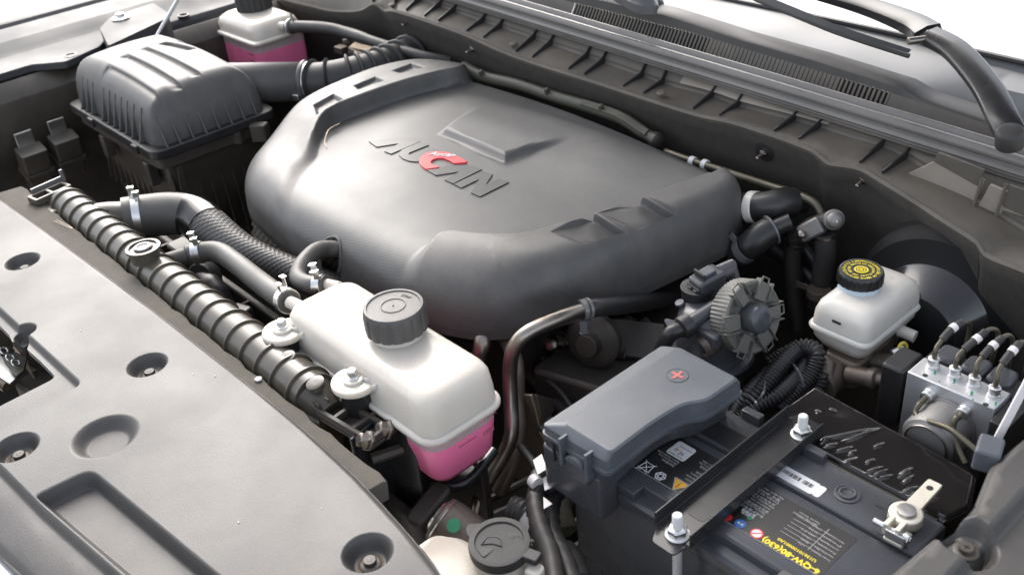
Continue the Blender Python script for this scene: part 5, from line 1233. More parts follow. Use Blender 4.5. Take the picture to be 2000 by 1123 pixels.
def ring_text(s, R, h, z, mt, parent, c, start=0):
    t = MB(); n = len(s)
    for i, ch in enumerate(s):
        if ch == ' ': continue
        a = start - 2 * pi * i / n
        rad_ = Vector((cos(a), sin(a), 0)); F = fr((c.x + R * cos(a), c.y + R * sin(a), z), (sin(a), -cos(a), 0))
        vs, fs = textmb(ch, h * 1.35, F, .003, bold=.012); t.add(vs, fs)
    return t.build('printed_lettering', mt, parent, flat=True)
ring_text(s_txt[:58], 1.75, .34, zc + .004, M['yellow'], cp_, cpos, 2.3)
ring_text(s_txt[8:44], 1.22, .30, zc + .004, M['yellow'], cp_, cpos, 1.0)
ring_text('DOT 4 ' * 12, 2.13, .12, zc - .1, M['yellow'], cp_, cpos, 0)
p = aty(1633, 630, Y0 + .05); t = MB(); t.box((p.x, Y0 + .12, p.z), (1.1, .12, .26)); t.build('level_mark', M['label'], br)
t = MB(); t.tube([(X1 - .6, 96.0, -2.0), (X1 + 1.4, 96.2, -2.2)], .75, 16); t.build('side_nipple', M['brakewhite'], br)
# master cylinder and booster ------------------------------------------------------
ms = thing('brake_master_cylinder', 'dirty brown cast master cylinder below the brake fluid reservoir', 'master cylinder', (-48, 92, -8))
t = MB(); t.tube([(-49.5, 84.5, -5.2), (-49.5, 100, -5.2)], 2.3, 28); t.tube([(-49.5, 84.2, -5.2), (-49.5, 84.9, -5.2)], 2.5, 28); t.build('cylinder', M['castbrown'], ms)
t = MB(); t.prism(rrect(4.5, 9, 1), -1.5, 2.2, fr((-48.5, 92, -5))); t.build('saddle', M['castbrown'], ms, bevel=.4)
t = MB(); t.lathe([(2.9, 0), (2.9, 1.4), (2.5, 1.8), (1.0, 1.9), (.1, 1.9)], fr((-50.6, 85.6, -4.6), z=(.1, -.75, .55)), 8); t.build('hex_cap', M['castbrown'], ms, bevel=.15)
for y, x in ((87.4, -47.2), (91.2, -47.0)):
    t = MB(); t.lathe([(1.1, 0), (1.1, 2.8), (1.3, 2.8), (1.3, 3.6), (.8, 3.8), (.6, 5.4), (.1, 5.4)], fr((x, y, -4.2), z=(1, .05, .25)), 16); t.build('port', M['castbrown'], ms, bevel=.06)
t = MB(); t.torus(.62, .22, fr(at(1763, 680, -1.5), z=(1, -.2, .3)), 20, 8); t.build('seal_band', M['brass'], ms)
t = MB(); t.tube([at(1763, 680, -1.5), at(1742, 690, -1.8)], .45, 10); t.build('pipe_end', M['zinc'], ms)
bo = thing('brake_booster', 'big round glossy black brake booster drum behind the white reservoir', 'brake booster', (-47, 103, -8))
bc = Vector((-45.8, 104, -4.2)); F = fr(bc, (1, 0, 0), (0, -1, 0))
M['gloss'] = mat('glossy_black_enamel', (.012, .012, .014), .16, coat=.3, dust=.04)
M['drum'] = mat('matt_black_drum', (.007, .007, .007), .6, dust=0, spec=.25)
t = MB(); t.lathe([(2, 5.2), (4.2, 5.0), (5.2, 4.6), (7.2, .4), (8.4, -.1), (10.4, -.5), (11.1, -1.3), (11.5, -2.4), (11.3, -3.0), (11.7, -3.2), (11.7, -3.9), (11.2, -4.4), (10.2, -8), (8, -9)], F, 72); t.build('drum', M['drum'], bo, ang=30)
t = MB(); t.lathe([(5.25, 4.62), (5.6, 4.0), (7.25, .45), (7.6, .15)], F, 72); t.build('front_cone', M['gloss'], bo)
# ================================================================== corrugated harness
def corr(path, R, name, mt, parent, pitch=.42, amp=.13, n=14):
    L = [0]; 
    for i in range(1, len(path)): L.append(L[-1] + (path[i] - path[i - 1]).length)
    N = int(L[-1] / (pitch / 4)); pts = []; rr = []; xs = np.linspace(0, L[-1], N)
    P_ = np.array([tuple(p) for p in path])
    for i, s in enumerate(xs):
        pts.append(Vector([float(np.interp(s, L, P_[:, k])) for k in range(3)])); rr.append(R + amp * (1 if (i % 4) in (0, 1) else -1))
    t = MB(); t.tube(pts, rr, n); return t.build(name, mt, parent, ang=80)
ch = thing('corrugated_harness', 'looped bundle of black corrugated wiring conduit tied with cable ties', 'wiring harness', at(1520, 760, -4))
def zpath(z, *pts): return cr([at(a, c, z if not isinstance(z, (list, tuple)) else z[i]) for i, (a, c) in enumerate(pts)], 8)
paths = [([-6, -4, -2, -1, -1, -3, -5], ((1450, 800), (1478, 775), (1520, 720), (1560, 680), (1595, 690), (1580, 735), (1520, 800))),
         ([-5, -4, -3, -3, -4, -5, -7], ((1470, 775), (1505, 730), (1555, 700), (1590, 712), (1608, 700), (1618, 735), (1560, 790))),
         ([-7, -5, -4, -3.5, -3.5, -5, -7], ((1440, 820), (1478, 790), (1530, 755), (1570, 740), (1600, 735), (1590, 765), (1540, 800))),
         ([-7, -5, -3.6, -3, -3, -4], ((1448, 830), (1475, 800), (1525, 770), (1570, 715), (1545, 690), (1500, 715))),
         ([-8, -6, -4, -3], ((1425, 830), (1445, 800), (1465, 770), (1505, 730)))]
for z_, pp in paths: corr(zpath(z_, *pp), .95, 'conduit', M['black'], ch)
for (a, c, e, f_) in ((1495, 745, 1475, 790), (1540, 700, 1570, 755), (1480, 800, 1460, 770)):
    t = MB(); t.tube(cr([at(a, c, -2), at((a + e) / 2 + 6, (c + f_) / 2, -1.4), at(e, f_, -2.6)], 5), .16, 6); t.build('cable_tie', M['battery'], ch)
# ================================================================== fuel filter
ff = thing('fuel_filter', 'dark fuel filter housing with a large finned hand wheel and plug connector', 'fuel filter', (-62.5, 81, -8))
fc = at(1388, 610, 2.0)
t = MB(); t.lathe([(4.0, -11), (4.3, -6.6), (5.2, -6.4), (5.4, -5.9), (5.2, -5.5), (4.2, -5.4), (4.0, -1.0), (3.7, .2), (2.9, .9), (1.0, 1.1), (.1, 1.1)], fr((fc.x, fc.y, fc.z)), 40); t.build('housing', M['battery'], ff)
t = MB(); t.lathe([(1.9, 0), (1.9, 1.6), (2.05, 1.65), (2.05, 1.9), (1.7, 1.95)], fr(at(1362, 585, 2.4)), 28); t.build('sensor_base', M['black'], ff)
cn = at(1382, 552, 4.6); dirc = (at(1425, 520, 6) - at(1372, 560, 4.6)); dirc.normalize(); F = fr(cn, dirc, (0, -.15, 1))
t = MB(); t.prism(rrect(3.9, 2.6, .5), -1.4, 1.3, F); t.build('connector', M['battery'], ff, bevel=.3)
t = MB(); t.prism(rrect(.3, 2.2, .1, c=(-2.05, 0)), -1.2, .6, F); t.build('connector_face', M['rubber'], ff, bevel=.08)
for yy in (-.5, .5): t = MB(); t.prism(rrect(.25, .55, .05, c=(-2.25, yy)), -.9, .4, F); t.build('moulded_mark', M['battery'], ff, bevel=.05)
t = MB(); t.prism(rrect(1.8, 1.5, .2, c=(.1, .1)), 1.3, 1.75, F); t.build('lock_tab', M['fuse'], ff, bevel=.1)
t = MB(); t.prism(rrect(.3, 1.9, .1, c=(-.95, .1)), 1.3, 2.1, F); t.build('lock_lip', M['rubber'], ff, bevel=.06)
t = MB(); t.tube([cn + dirc * 1.8, cn + dirc * 3.4 + Vector((0, 0, -.2)), cn + dirc * 3.9 + Vector((0, 0, -2.4))], 1.1, 14); t.build('cable_boot', M['battery'], ff)
# cross pipe with quick connector
w0, w1 = at(1330, 642, 2.6), at(1408, 592, 3.8)
t = MB(); t.tube([w0, w1], .85, 20); t.build('cross_pipe', M['battery'], ff)
t = MB(); u = (w1 - w0).normalized(); t.tube([w0 - u * .2, w0, w0 + u * 1.3, w0 + u * 1.5], [1.0, 1.4, 1.4, 1.0], 24); t.build('quick_connector', M['black'], ff)
t = MB(); t.tube(cr([w0, at(1312, 650, 2.4), at(1300, 665, 1.2), at(1290, 690, -1)], 6), .95, 16); t.build('fuel_hose', M['black'], ff)
t = MB(); t.tube([w0 + Vector((-.9, -.4, .2)), w0 + Vector((-2, -.4, .6))], [.75, .2], 6); t.build('release_tab', M['battery'], ff)
t = MB(); t.tube([at(1400, 660, .6), at(1370, 682, -.2)], 1.35, 24, caps=False); t.build('open_port', M['castbrown'], ff, solid=.25)
t = MB(); t.tube([at(1392, 665, .4), at(1385, 670, .3)], 1.1, 20); t.build('port_bore', M['floor'], ff)
t = MB(); t.prism(rpoly([(-1.8, -1.3), (2.2, -1.6), (2.2, 1.4), (-1.6, 1.5)], .5), -1.5, .25, fr(at(1385, 640, 1.9))); t.build('top_block', M['battery'], ff, bevel=.25)
t = MB(); t.lathe([(.6, 0), (.55, .25), (.15, .3)], fr(at(1328, 593, 2.8), z=(-.2, -.3, 1)), 18); t.build('bleed_screw', M['fuse'], ff)
# hand wheel
hw_ = at(1470, 620, 3.0); ax = Vector((.93, -.12, .30)).normalized(); F = fr(hw_, (0, 0, 1), ax)
M['wheel'] = mat('olive_grey_plastic', (.105, .10, .088), .5, dust=.3, dcol=(.2, .19, .16), bump=.2)
t = MB(); nfl = 56; rings = []
for r, z, k in ((4.0, -2.6, 0), (4.35, -2.5, 1), (4.45, -.5, 1), (4.35, .1, 0), (4.1, .25, 0), (2.9, -.35, 0), (2.5, -.5, 0), (1.9, -.5, 0), (.1, -.5, 0)):
    rings.append([((r - .14 * k * (q % 2)) * cos(2 * pi * q / (nfl * 2)), (r - .14 * k * (q % 2)) * sin(2 * pi * q / (nfl * 2)), z) for q in range(nfl * 2)])
t.loft(rings, F); t.build('hand_wheel', M['wheel'], ff, ang=30)
t = MB(); t.lathe([(1.75, -.6), (1.75, 1.1), (1.6, 1.55), (1.2, 1.8), (.1, 1.85)], F, 36); hub = t.build('hub', M['battery'], ff)
for r in (.3, .55, .8): t = MB(); t.torus(r, .04, F @ Matrix.Translation((.1, 0, 1.85)), 24, 6); t.build('hub_ring', M['battery'], hub)
for k in range(6):
    a = k * pi / 3 + .35; Fk = F @ Matrix.Rotation(a, 4, 'Z')
    t = MB(); t.prism([(2.1, -.85), (4.2, -1.0), (4.2, 1.0), (2.1, .85)] if k % 2 else [(2.1, -.6), (4.3, -.8), (4.3, .8), (2.1, .6)], -.2, .28, Fk); lobe = t.build('wheel_lobe', M['wheel'], ff, bevel=.1)
    for s in (-1, 1):
        t = MB(); t.box((3.6, s * 1.05, .15), (1.9, .14, .9), Fk); t.build('lobe_rib', M['wheel'], lobe, bevel=.04, seg=1)
    t = MB(); t.tube([Fk @ Vector((4.1, -.6, .2)), Fk @ Vector((4.9, -.5, .1)), Fk @ Vector((4.9, .5, .1)), Fk @ Vector((4.1, .6, .2))], .12, 6); t.build('grip_loop', M['wheel'], lobe)
# ================================================================== engine block and pipes in the gap
M['shroud'] = mat('embossed_shroud_felt', (.105, .105, .085), .6, dust=.3, dcol=(.2, .185, .14))
sh = thing('engine_side_shroud', 'olive grey embossed insulation shroud below the front edge of the engine cover', 'shroud', (-120, 60, -20))
def emboss(x0, x1, ytop, ybot, z0, z1, name, nx, nz, amp=.22, bulge=0):
    t = MB(); rings = []
    for i in range(nz + 1):
        z = z0 + (z1 - z0) * i / nz; y = ybot + (ytop - ybot) * i / nz; row = []
        for j in range(nx + 1):
            x = x0 + (x1 - x0) * j / nx
            row.append((x, y + amp * (((i + j) % 4) < 2) + amp * (((i - j) % 4) < 2) - bulge * sin(pi * j / nx), z))
        rings.append(row)
    t.loft(rings, caps=False, closed=False); return t.build(name, M['shroud'], sh, ang=80)
emboss(-147, -118, 66.5, 61.0, -16, 3.0, 'shroud_panel', 76, 46)
emboss(-117, -92, 59.0, 55.0, -22, -2, 'shroud_panel', 62, 48)
en = thing('engine_block', 'dark dirty engine block under the large engine cover', 'engine', (-108, 84, -40))
t = MB(); t.prism(rrect(58, 34, 4, c=(-112, 84)), -45, -4); t.build('block', M['engine'], en, bevel=.8)
t = MB(); t.prism(rrect(66, 37, 5, c=(-113, 83.5)), -4, -1.2); t.build('upper_housing', M['engine'], en, bevel=.5)
t = MB(); t.prism(rpoly([(-80, 66), (-66, 70), (-64, 96), (-80, 98)], 2), -26, -7.5); t.build('end_casing', M['engine'], en, bevel=.6)
rnd = random.Random(9)
for k in range(16):
    x = -65.5 + rnd.uniform(-1.5, .5); y = 71 + rnd.random() * 24; z = -9 - rnd.random() * 12
    t = MB(); t.lathe([(.9, 0), (.9, .8), (.6, 1.0), (.1, 1)], fr((x, y, z), z=(1, -.2, .2)), 6); t.build('casing_bolt', M['castbrown'], en, bevel=.06)
for (x, y, z, w_, h_, d_) in ((-65, 74, -13, 3, 6, 4), (-64.5, 82, -11, 2.5, 5, 7), (-65, 90, -13, 3, 7, 5), (-66, 78, -19, 4, 10, 3), (-63, 88, -19, 3, 5, 6)):
    t = MB(); t.prism(rrect(w_, h_, .6, c=(x, y)), z - d_ / 2, z + d_ / 2); t.build('casing_boss', M['engine'], en, bevel=.35)
t = MB(); t.lathe([(3.6, 0), (3.7, 1.2), (3.0, 1.6), (1.6, 1.8), (1.5, 3.2), (.2, 3.3)], fr(at(1165, 660, -4), z=(.3, -.9, .2)), 30); t.build('pump_flange', M['engine'], en, bevel=.1)
t = MB(); t.box((0, 0, 0), (8, 5, 2), fr(at(1235, 665, -6), (.9, .5, 0), (.3, -.5, .8))); t.build('sensor_plate', M['engine'], en, bevel=.2)
t = MB(); t.box((0, 0, 1.02), (1.4, 1.2, .05), fr(at(1245, 658, -6), (.9, .5, 0), (.3, -.5, .8))); t.build('part_sticker', M['tan'], en)
pu = thing('accessory_pulley', 'dark round accessory pulley with a glossy hub left of the fuse box', 'pulley', at(1135, 745, -16))
F = fr(at(1130, 750, -14), z=(.35, -.75, .55))
t = MB(); t.lathe([(6.6, -2), (6.6, -.4), (6.2, -.2), (6.0, -.7), (3.4, -.6), (3.2, .5), (2.2, .8), (2.1, 2.2), (1.2, 2.6), (.1, 2.6)], F, 44); t.build('wheel', M['black'], pu, ang=30)
t = MB(); t.lathe([(1.3, 2.5), (1.2, 3.3), (.6, 3.5), (.1, 3.5)], F, 6); t.build('hub_bolt', M['gloss'], pu, bevel=.1)
kb = thing('perforated_bracket', 'tan metal bracket with two bolt holes beside the coolant pipe', 'bracket', at(1035, 810, -14))
BQ = [aty(a, c, 62) for a, c in ((1000, 765), (1042, 768), (1060, 830), (1050, 850), (1005, 800))]
quad_plate(BQ, .5, 'plate', M['tan'], kb, .15)
quad_plate([aty(a, c, 62.6) for a, c in ((1004, 800), (1062, 845), (1085, 890), (1080, 960), (1010, 930))], .5, 'lower_plate', M['tan'], kb, .2)
quad_plate([aty(1042, 770, 62), aty(1072, 778, 66), aty(1078, 800, 66), aty(1058, 836, 62)], .4, 'side_flange', M['castbrown'], kb, .1)
for a, c in ((1025, 788), (1044, 815)): t = MB(); t.lathe([(.75, 0), (.75, .25), (.45, .3), (.4, .1), (.1, .1)], fr(aty(a, c, 61.9), z=(0, -1, .1)), 18); t.build('rivet', M['steel'], kb)
# coolant pipes
sp = thing('steel_coolant_pipe', 'bent steel coolant pipe running from below the engine cover down past the expansion tank', 'pipe', at(1000, 800, -10))
pth = [aty(1158, 602, 70.6), aty(1140, 605, 69), aty(1085, 625, 64), aty(1030, 650, 60), aty(1003, 682, 58.5), aty(996, 730, 58), aty(998, 790, 57), aty(999, 845, 55.5), aty(985, 885, 54), aty(955, 935, 51.5), aty(937, 970, 50), aty(932, 1010, 49.5), aty(930, 1060, 49)]
s1 = cr(pth, 8); t = MB(); t.tube(s1, .88, 22); t.build('pipe', M['steel'], sp)
hx = [aty(1132, 607, 68.6), aty(1165, 601, 71), aty(1235, 594, 78), aty(1310, 582, 88)]
s2 = cr(hx, 8); t = MB(); t.tube(s2, 1.15, 20); t.build('rubber_hose', M['black'], sp)
band_clamp(s2, .12, 1.2, sp, mt=M['grey'], up=(0, -.5, -1), wd=.3); ring(s2, .2, 1.4, .28, 'hose_band', M['grey'], sp)
dp = thing('dark_coolant_pipe', 'dark painted coolant pipe beside the steel pipe behind the expansion tank', 'pipe', at(1010, 850, -14))
s3 = cr([aty(975, 640, 66), aty(1005, 700, 63), aty(1010, 780, 61), aty(1012, 850, 59), aty(1000, 905, 57), aty(975, 960, 55)], 8)
t = MB(); t.tube(s3, 1.0, 16); t.build('pipe', M['castbrown'], dp)
sp3 = thing('short_steel_pipe', 'short bright curved steel pipe end below the front of the engine cover', 'pipe', at(935, 660, -3))
t = MB(); t.tube(cr([aty(935, 640, 63), aty(942, 665, 61.5), aty(936, 700, 60.5)], 6), 1.15, 18); t.build('pipe', M['steel'], sp3)
# hoses going down and left of fuse box
for (pts, r, m_, lab) in ((((1010, 700), (1060, 760), (1110, 810), (1140, 850)), .9, 'rubber', 'dusty thin hose running diagonally behind the tan bracket'), (((1085, 690), (1120, 700), (1160, 705), (1185, 715), (1180, 740)), .7, 'rubber', 'thin dark S shaped hose above the accessory pulley')):
    z_ = -12 if r > .8 else -9
    t = MB(); t.tube(cr([at(a, c, z_) for a, c in pts], 8), r, 12); tag(t.build('engine_hose', M[m_]), lab, 'hose')
for a, c in ((1082, 672), (1105, 665)):
    t = MB(); t.lathe([(1.2, 0), (1.2, 1.4), (.8, 1.6), (.1, 1.6)], fr(at(a, c, -9), z=(.3, -.7, .5)), 6); tag(t.build('unit_nut', M['steel'], bevel=.1), 'dull steel hexagon nut below the bent coolant pipe, %s of two' % ('left' if a < 1090 else 'right'), 'nut')
# wiring and plugs in the dark gap
ew = thing('engine_wiring', 'thin black wires, plugs and small brackets low in the gap left of the fuse box', 'wiring', at(1180, 720, -12))
rnd = random.Random(21)
for pts, r, z_, m_ in ((((1060, 700), (1110, 720), (1170, 745), (1230, 735), (1290, 700)), .32, -8, 'rubber'), (((1050, 730), (1090, 760), (1120, 800), (1150, 840)), .3, -9, 'rubber'), (((1180, 640), (1220, 660), (1250, 700), (1240, 750)), .45, -7, 'black'), (((1200, 620), (1260, 640), (1300, 660)), .35, -5, 'castbrown'), (((1015, 870), (1040, 900), (1060, 930)), .5, -8, 'rubber'), (((1100, 640), (1130, 670), (1140, 710), (1120, 740)), .4, -8, 'engine'), (((1210, 700), (1180, 730), (1170, 770)), .6, -9, 'black')):
    t = MB(); t.tube(cr([at(a, c, z_ + rnd.uniform(-.4, .4)) for a, c in pts], 6), r, 10); t.build('wire', M[m_], ew)
for a, c, z_, w_, h_, m_ in ((1205, 690, -7, 3.0, 1.8, 'black'), (1150, 700, -8, 2.0, 1.6, 'battery'), (1265, 640, -5, 2.6, 1.6, 'black'), (1100, 660, -8, 1.8, 1.4, 'castbrown'), (1232, 628, -5, 2.2, 1.2, 'engine'), (1075, 835, -10, 2.2, 2.2, 'black')):
    F = fr(at(a, c, z_), (1, rnd.uniform(-.5, .6), 0), (rnd.uniform(-.2, .3), -.5, .8)); t = MB(); t.prism(rrect(w_, h_, .25), -1.2, .5, F); o_ = t.build('plug', M[m_], ew, bevel=.15)
    t = MB(); t.prism(rrect(w_ * .5, h_ * .4, .1), .5, .75, F); t.build('latch', M['rubber'], o_, bevel=.05)
for a, c, z_ in ((1190, 655, -6), (1150, 660, -7), (1130, 690, -8), (1222, 655, -6), (1270, 690, -7)):
    t = MB(); t.lathe([(.7, 0), (.7, .15), (.5, .2), (.5, .7), (.1, .72)], fr(at(a, c, z_), z=(.3, -.6, .7)), 6); t.build('bolt', M['steel'], ew, bevel=.04)
# ================================================================== washer bottle
wsb = thing('washer_bottle', 'white washer fluid bottle neck with a round dark flip cap at the bottom edge', 'washer bottle', (-55, 39, -16))
wc = at(975, 1058, 0)
t = MB(); t.loft([[(p[0], p[1], z) for p in rpoly([(-61.5, 31), (-52.2 - i, 31), (-52.2 - i, 39.3 - i), (-59.5, 39.3 - i), (-61.5, 37)], 1.6, 6)] for z, i in ((-20, 0), (-4, 0), (-2.6, .6), (-2.2, 1.4))]); t.build('bottle', M['white'], wsb, ang=60)
t = MB(); t.lathe([(2.9, -3), (2.7, -1), (2.6, 0)], fr((wc.x, wc.y, -.8)), 32); t.build('neck', M['white'], wsb)
t = MB(); t.lathe([(2.8, -1.2), (2.95, -1.1), (2.98, -.35), (2.9, 0), (2.55, .05), (2.35, .05), (2.3, -.12), (.1, -.1)], fr((wc.x, wc.y, .1), z=(.05, -.05, 1)), 48); cpw = t.build('flip_cap', M['rubber'], wsb)
dsh = at(932, 1022, .1)
t = MB(); t.prism(rpoly([(dsh.x - .9, dsh.y - .6), (dsh.x - .2, dsh.y - 1.4), (wc.x + .4, wc.y - 2.4), (wc.x + .2, wc.y + 2.6), (wc.x - 1.5, wc.y + 2.2)], .5), -.4, -.05); t.build('hinge_tongue', M['rubber'], cpw, bevel=.1)
tb = at(1040, 1085, -.2); u = (tb - wc); u.z = 0; u.normalize()
t = MB(); t.prism(rrect(2.0, 1.3, .3, c=(3.3, 0)), -.7, .0, fr((wc.x, wc.y, 0), u)); t.build('pull_tab', M['rubber'], cpw, bevel=.12)
t = MB(); t.prism(rrect(1.6, 1.6, .5, c=(4.0, -.6)), -3, -1.0, fr((wc.x, wc.y, 0), u)); t.build('neck_spout', M['white'], wsb, bevel=.25)
F = fr((wc.x - .5, wc.y - .4, .03), (.8, .6, 0))
fan = [(-1.3, -.6), (-.9, .55), (-.35, .75), (.35, .75), (.9, .55), (1.3, -.6), (0, -.3)]
t = MB(); t.tube([F @ Vector((x * .75, y * .75, 0)) for x, y in fan], .07, 5, closed=True); t.build('windscreen_symbol', M['cover'], cpw)
for s, yy in (('WASHER FLUID', 1.25), ('ONLY', .85)):
    Ft = fr((wc.x - .35, wc.y + yy, .03), (.95, .3, 0)); vs, fs = textmb(s, .42, Ft, .03); t = MB(); t.add(vs, fs); t.build('raised_lettering', M['cover'], cpw, flat=True)
# shiny cylinder left of the washer cap
sm_ = thing('silver_canister', 'small silver canister with a green paint dot beside the washer cap', 'canister', at(885, 1020, -6))
c0, c1 = at(860, 1010, -5), at(925, 1060, -7)
t = MB(); t.tube([c0 - (c1 - c0) * .1, c0, c0.lerp(c1, .3), c1], [1.5, 2.4, 2.6, 2.6], 28); t.build('body', M['castbrown'], sm_)
t = MB(); t.tube([c0 - (c1 - c0) * .12, c0 + (c1 - c0) * .1], [1.6, 2.62], 28); t.build('end_cap', M['zinc'], sm_)
p = at(888, 1027, -3.4); t = MB(); t.lathe([(.75, 0), (.7, .06), (.1, .08)], fr(p + Vector((.3, -.3, .5)), z=(.3, -.5, .8)), 16); t.build('paint_dot', M['green'], sm_)
# things under the tank: horn bracket, side members
ub = thing('tank_support', 'black bracket and stays below the expansion tank', 'bracket', (-68, 45, -20))
t = MB(); t.tube(cr([at(805, 900, -5.5), at(850, 925, -6), at(880, 948, -6), at(920, 935, -6), at(965, 880, -5.6)], 6), .6, 10); t.build('rim_stay', M['blackpaint'], ub)
t = MB(); t.prism(rpoly([(-78, 42), (-71, 43), (-70, 50), (-77, 50)], 1.5), -9, -7.5); t.build('support_plate', M['dustblack'], ub, bevel=.3)
t = MB(); t.lathe([(.8, 0), (.7, .3), (.1, .35)], fr(at(845, 955, -8), z=(.2, -.5, .8)), 14); t.build('plug', M['grey'], ub)
t = MB(); t.prism(rrect(2.5, 6, 1.1), -8, 0, fr(at(835, 980, -6), (1, .2, 0), (.1, -.2, 1))); t.build('post', M['dustblack'], ub, bevel=.4)
t = MB(); t.box((-74, 40, -14), (16, 1.2, 12)); t.build('cross_member', M['dustblack'], ub, bevel=.3)
fs_ = thing('front_side_member', 'dusty dark side rail and fan shroud low between tank and battery', 'side rail', (-66, 60, -30))
for (a, b_) in (((-74, 46, -20), (-66, 80, -20)), ((-66, 44, -24), (-60, 80, -24))):
    t = MB(); t.tube([a, b_], 2.2, 4, up=(0, 0, 1)); t.build('rail', M['engine'], fs_, bevel=.4)
for k in range(5):
    t = MB(); t.tube([(-82 + k * 3.5, 44, -24), (-72 + k * 3.2, 62, -17)], .5, 6); t.build('shroud_rib', M['dustblack'], fs_)
# wiring with paper tags
hn = thing('taped_wiring_loom', 'black cloth taped wiring loom with white paper tags left of the battery', 'wiring loom', at(1075, 1030, -8))
for pts, r, z_ in ((((1110, 930), (1078, 945), (1052, 955), (1045, 985), (1055, 1030), (1075, 1080), (1085, 1140)), 1.0, -5), (((1060, 925), (1048, 935), (1052, 960), (1062, 1000), (1068, 1060), (1070, 1140)), .9, -6.2), (((1105, 935), (1080, 975), (1075, 1010), (1082, 1050), (1100, 1085), (1120, 1140)), 1.0, -6.5), (((1060, 1040), (1080, 1070), (1110, 1090), (1130, 1140)), 1.5, -8)):
    s_ = cr([at(a, c, z_) for a, c in pts], 7); t = MB(); t.tube(s_, [r * (1 + .06 * sin(i * 1.7)) for i in range(len(s_))], 14); t.build('taped_cable', M['rubber'], hn)
def paper(pts, z_, name='paper_tag'): quad_plate([at(a, c, z_) for a, c in pts], .05, name, M['paper'], hn, 0)
paper([(1041, 898), (1058, 886), (1068, 915), (1050, 926)][::-1], -2.5); paper([(1060, 935), (1086, 916), (1086, 948), (1064, 958)], -3.6); paper([(1061, 970), (1079, 984), (1062, 994)], -4); paper([(1086, 918), (1098, 908), (1098, 922)], -3.2)
s_ = [at(1040, 936, -3.8), at(1050, 945, -3.8)]; t = MB(); t.tube(s_, .75, 14); t.build('white_tape', M['paper'], hn)
cg = thing('corrugated_boot', 'black corrugated rubber boot with a white printed tape band left of the battery', 'corrugated boot', at(1015, 1000, -8))
s_ = cr([at(1000, 995, -7), at(1022, 1003, -7), at(1045, 1020, -7.5)], 10); corr(s_[:13], 1.45, 'boot', M['rubber'], cg, pitch=.5, amp=.12)
t = MB(); t.tube(s_[12:], 1.4, 16); t.build('white_tape', M['paper'], cg)
vs, fs = textmb('EK2', .9, fr(at(1026, 1008, -5.9), (.75, .5, -.1), (.3, -.5, .8)), .01); t = MB(); t.add(vs, fs); t.build('printed_code', M['label'], cg, flat=True)
ol = thing('olive_hose', 'olive brown hose bend low beside the battery', 'hose', at(1090, 990, -14))
t = MB(); t.tube(cr([at(1085, 920, -9), at(1088, 960, -10), at(1088, 1000, -11), at(1100, 1040, -12)], 6), 1.7, 16); t.build('hose', M['olive'], ol)
# ================================================================== plumbing right of the engine cover
hc = thing('heater_hose_elbow', 'black rubber heater elbow with a white marked clamp behind the engine cover', 'hose', at(1490, 405, -1))
s_ = cr([aty(1452, 402, 103), aty(1475, 405, 103), aty(1505, 402, 103.6), aty(1530, 396, 105), aty(1570, 396, 108)], 7); t = MB(); t.tube(s_, [1.9] * 4 + [2.1] * (len(s_) - 8) + [1.5] * 4, 22); t.build('elbow', M['black'], hc)
ring(s_, .22, 2.25, .9, 'marked_band', M['brakewhite'], hc)
hc2 = thing('heater_hose_lower', 'lower black rubber heater hose end with wire clamp beside the engine cover', 'hose', at(1480, 470, -4))
s_ = cr([aty(1438, 500, 98), aty(1465, 480, 98.5), aty(1492, 458, 100), aty(1515, 445, 101.5), aty(1545, 432, 103)], 7); t = MB(); t.tube(s_, [1.7] * 6 + [2.0] * (len(s_) - 14) + [1.2] * 8, 22); t.build('hose', M['black'], hc2)
band_clamp(s_, .16, 1.8, hc2, mt=M['grey']); ring(s_, .66, 2.15, .22, 'hose_band', M['grey'], hc2)
vv = thing('heater_valve', 'grey cast pipe fitting with a round cap and two hanging hoses near the firewall', 'pipe fitting', at(1600, 450, -2))
A_, B_ = aty(1550, 465, 104), aty(1625, 425, 105)
t = MB(); t.tube([A_, A_.lerp(B_, .5), B_], [1.2, 1.5, 1.0], 10); t.build('body', M['engine'], vv)
t = MB(); t.prism(rrect(3.6, 2.4, .6), -.7, .7, fr(aty(1585, 448, 103.6), (B_ - A_), (.1, -1, .3))); t.build('flange', M['cast'], vv, bevel=.3)
t = MB(); t.lathe([(.6, 0), (.6, 1.0), (.3, 1.2), (.1, 1.2)], fr(aty(1570, 458, 102.8), z=(.1, -1, .4)), 6); t.build('flange_bolt', M['steel'], vv, bevel=.05)
F = fr(aty(1630, 430, 103.5), (0, 0, 1), (.75, -.6, .25))
t = MB(); t.lathe([(1.0, -1.4), (1.1, -.6), (1.35, -.5), (1.35, 0), (1.15, .1), (1.05, .5), (.7, .8), (.1, .9)], F, 30); t.build('round_cap', M['cast'], vv)
t = MB(); t.lathe([(.16, 0), (.1, .14)], F @ Matrix.Translation((0, 0, .85)), 10); t.build('cap_pip', M['zinc'], vv)
for pts, r in (((1555, 470), (1548, 500), (1552, 560), (1560, 640)), 1.25), (((1610, 455), (1612, 490), (1606, 540), (1600, 600)), 1.45):
    s_ = cr([aty(a, c, 104.5) for a, c in pts], 8); t = MB(); t.tube(s_, r, 16); t.build('hanging_hose', M['rubber'], vv)
    ring(s_, .08, r + .12, .25, 'hose_band', M['steel'], vv)
s_ = cr([aty(1600, 560, 103), aty(1596, 600, 103)], 4); band_clamp(s_, .3, 1.5, vv, mt=M['castbrown'])
lp_ = thing('air_conditioning_line', 'thin dark metal line with pale clips running along the firewall to the pipe fitting', 'metal line', at(1400, 330, 2))
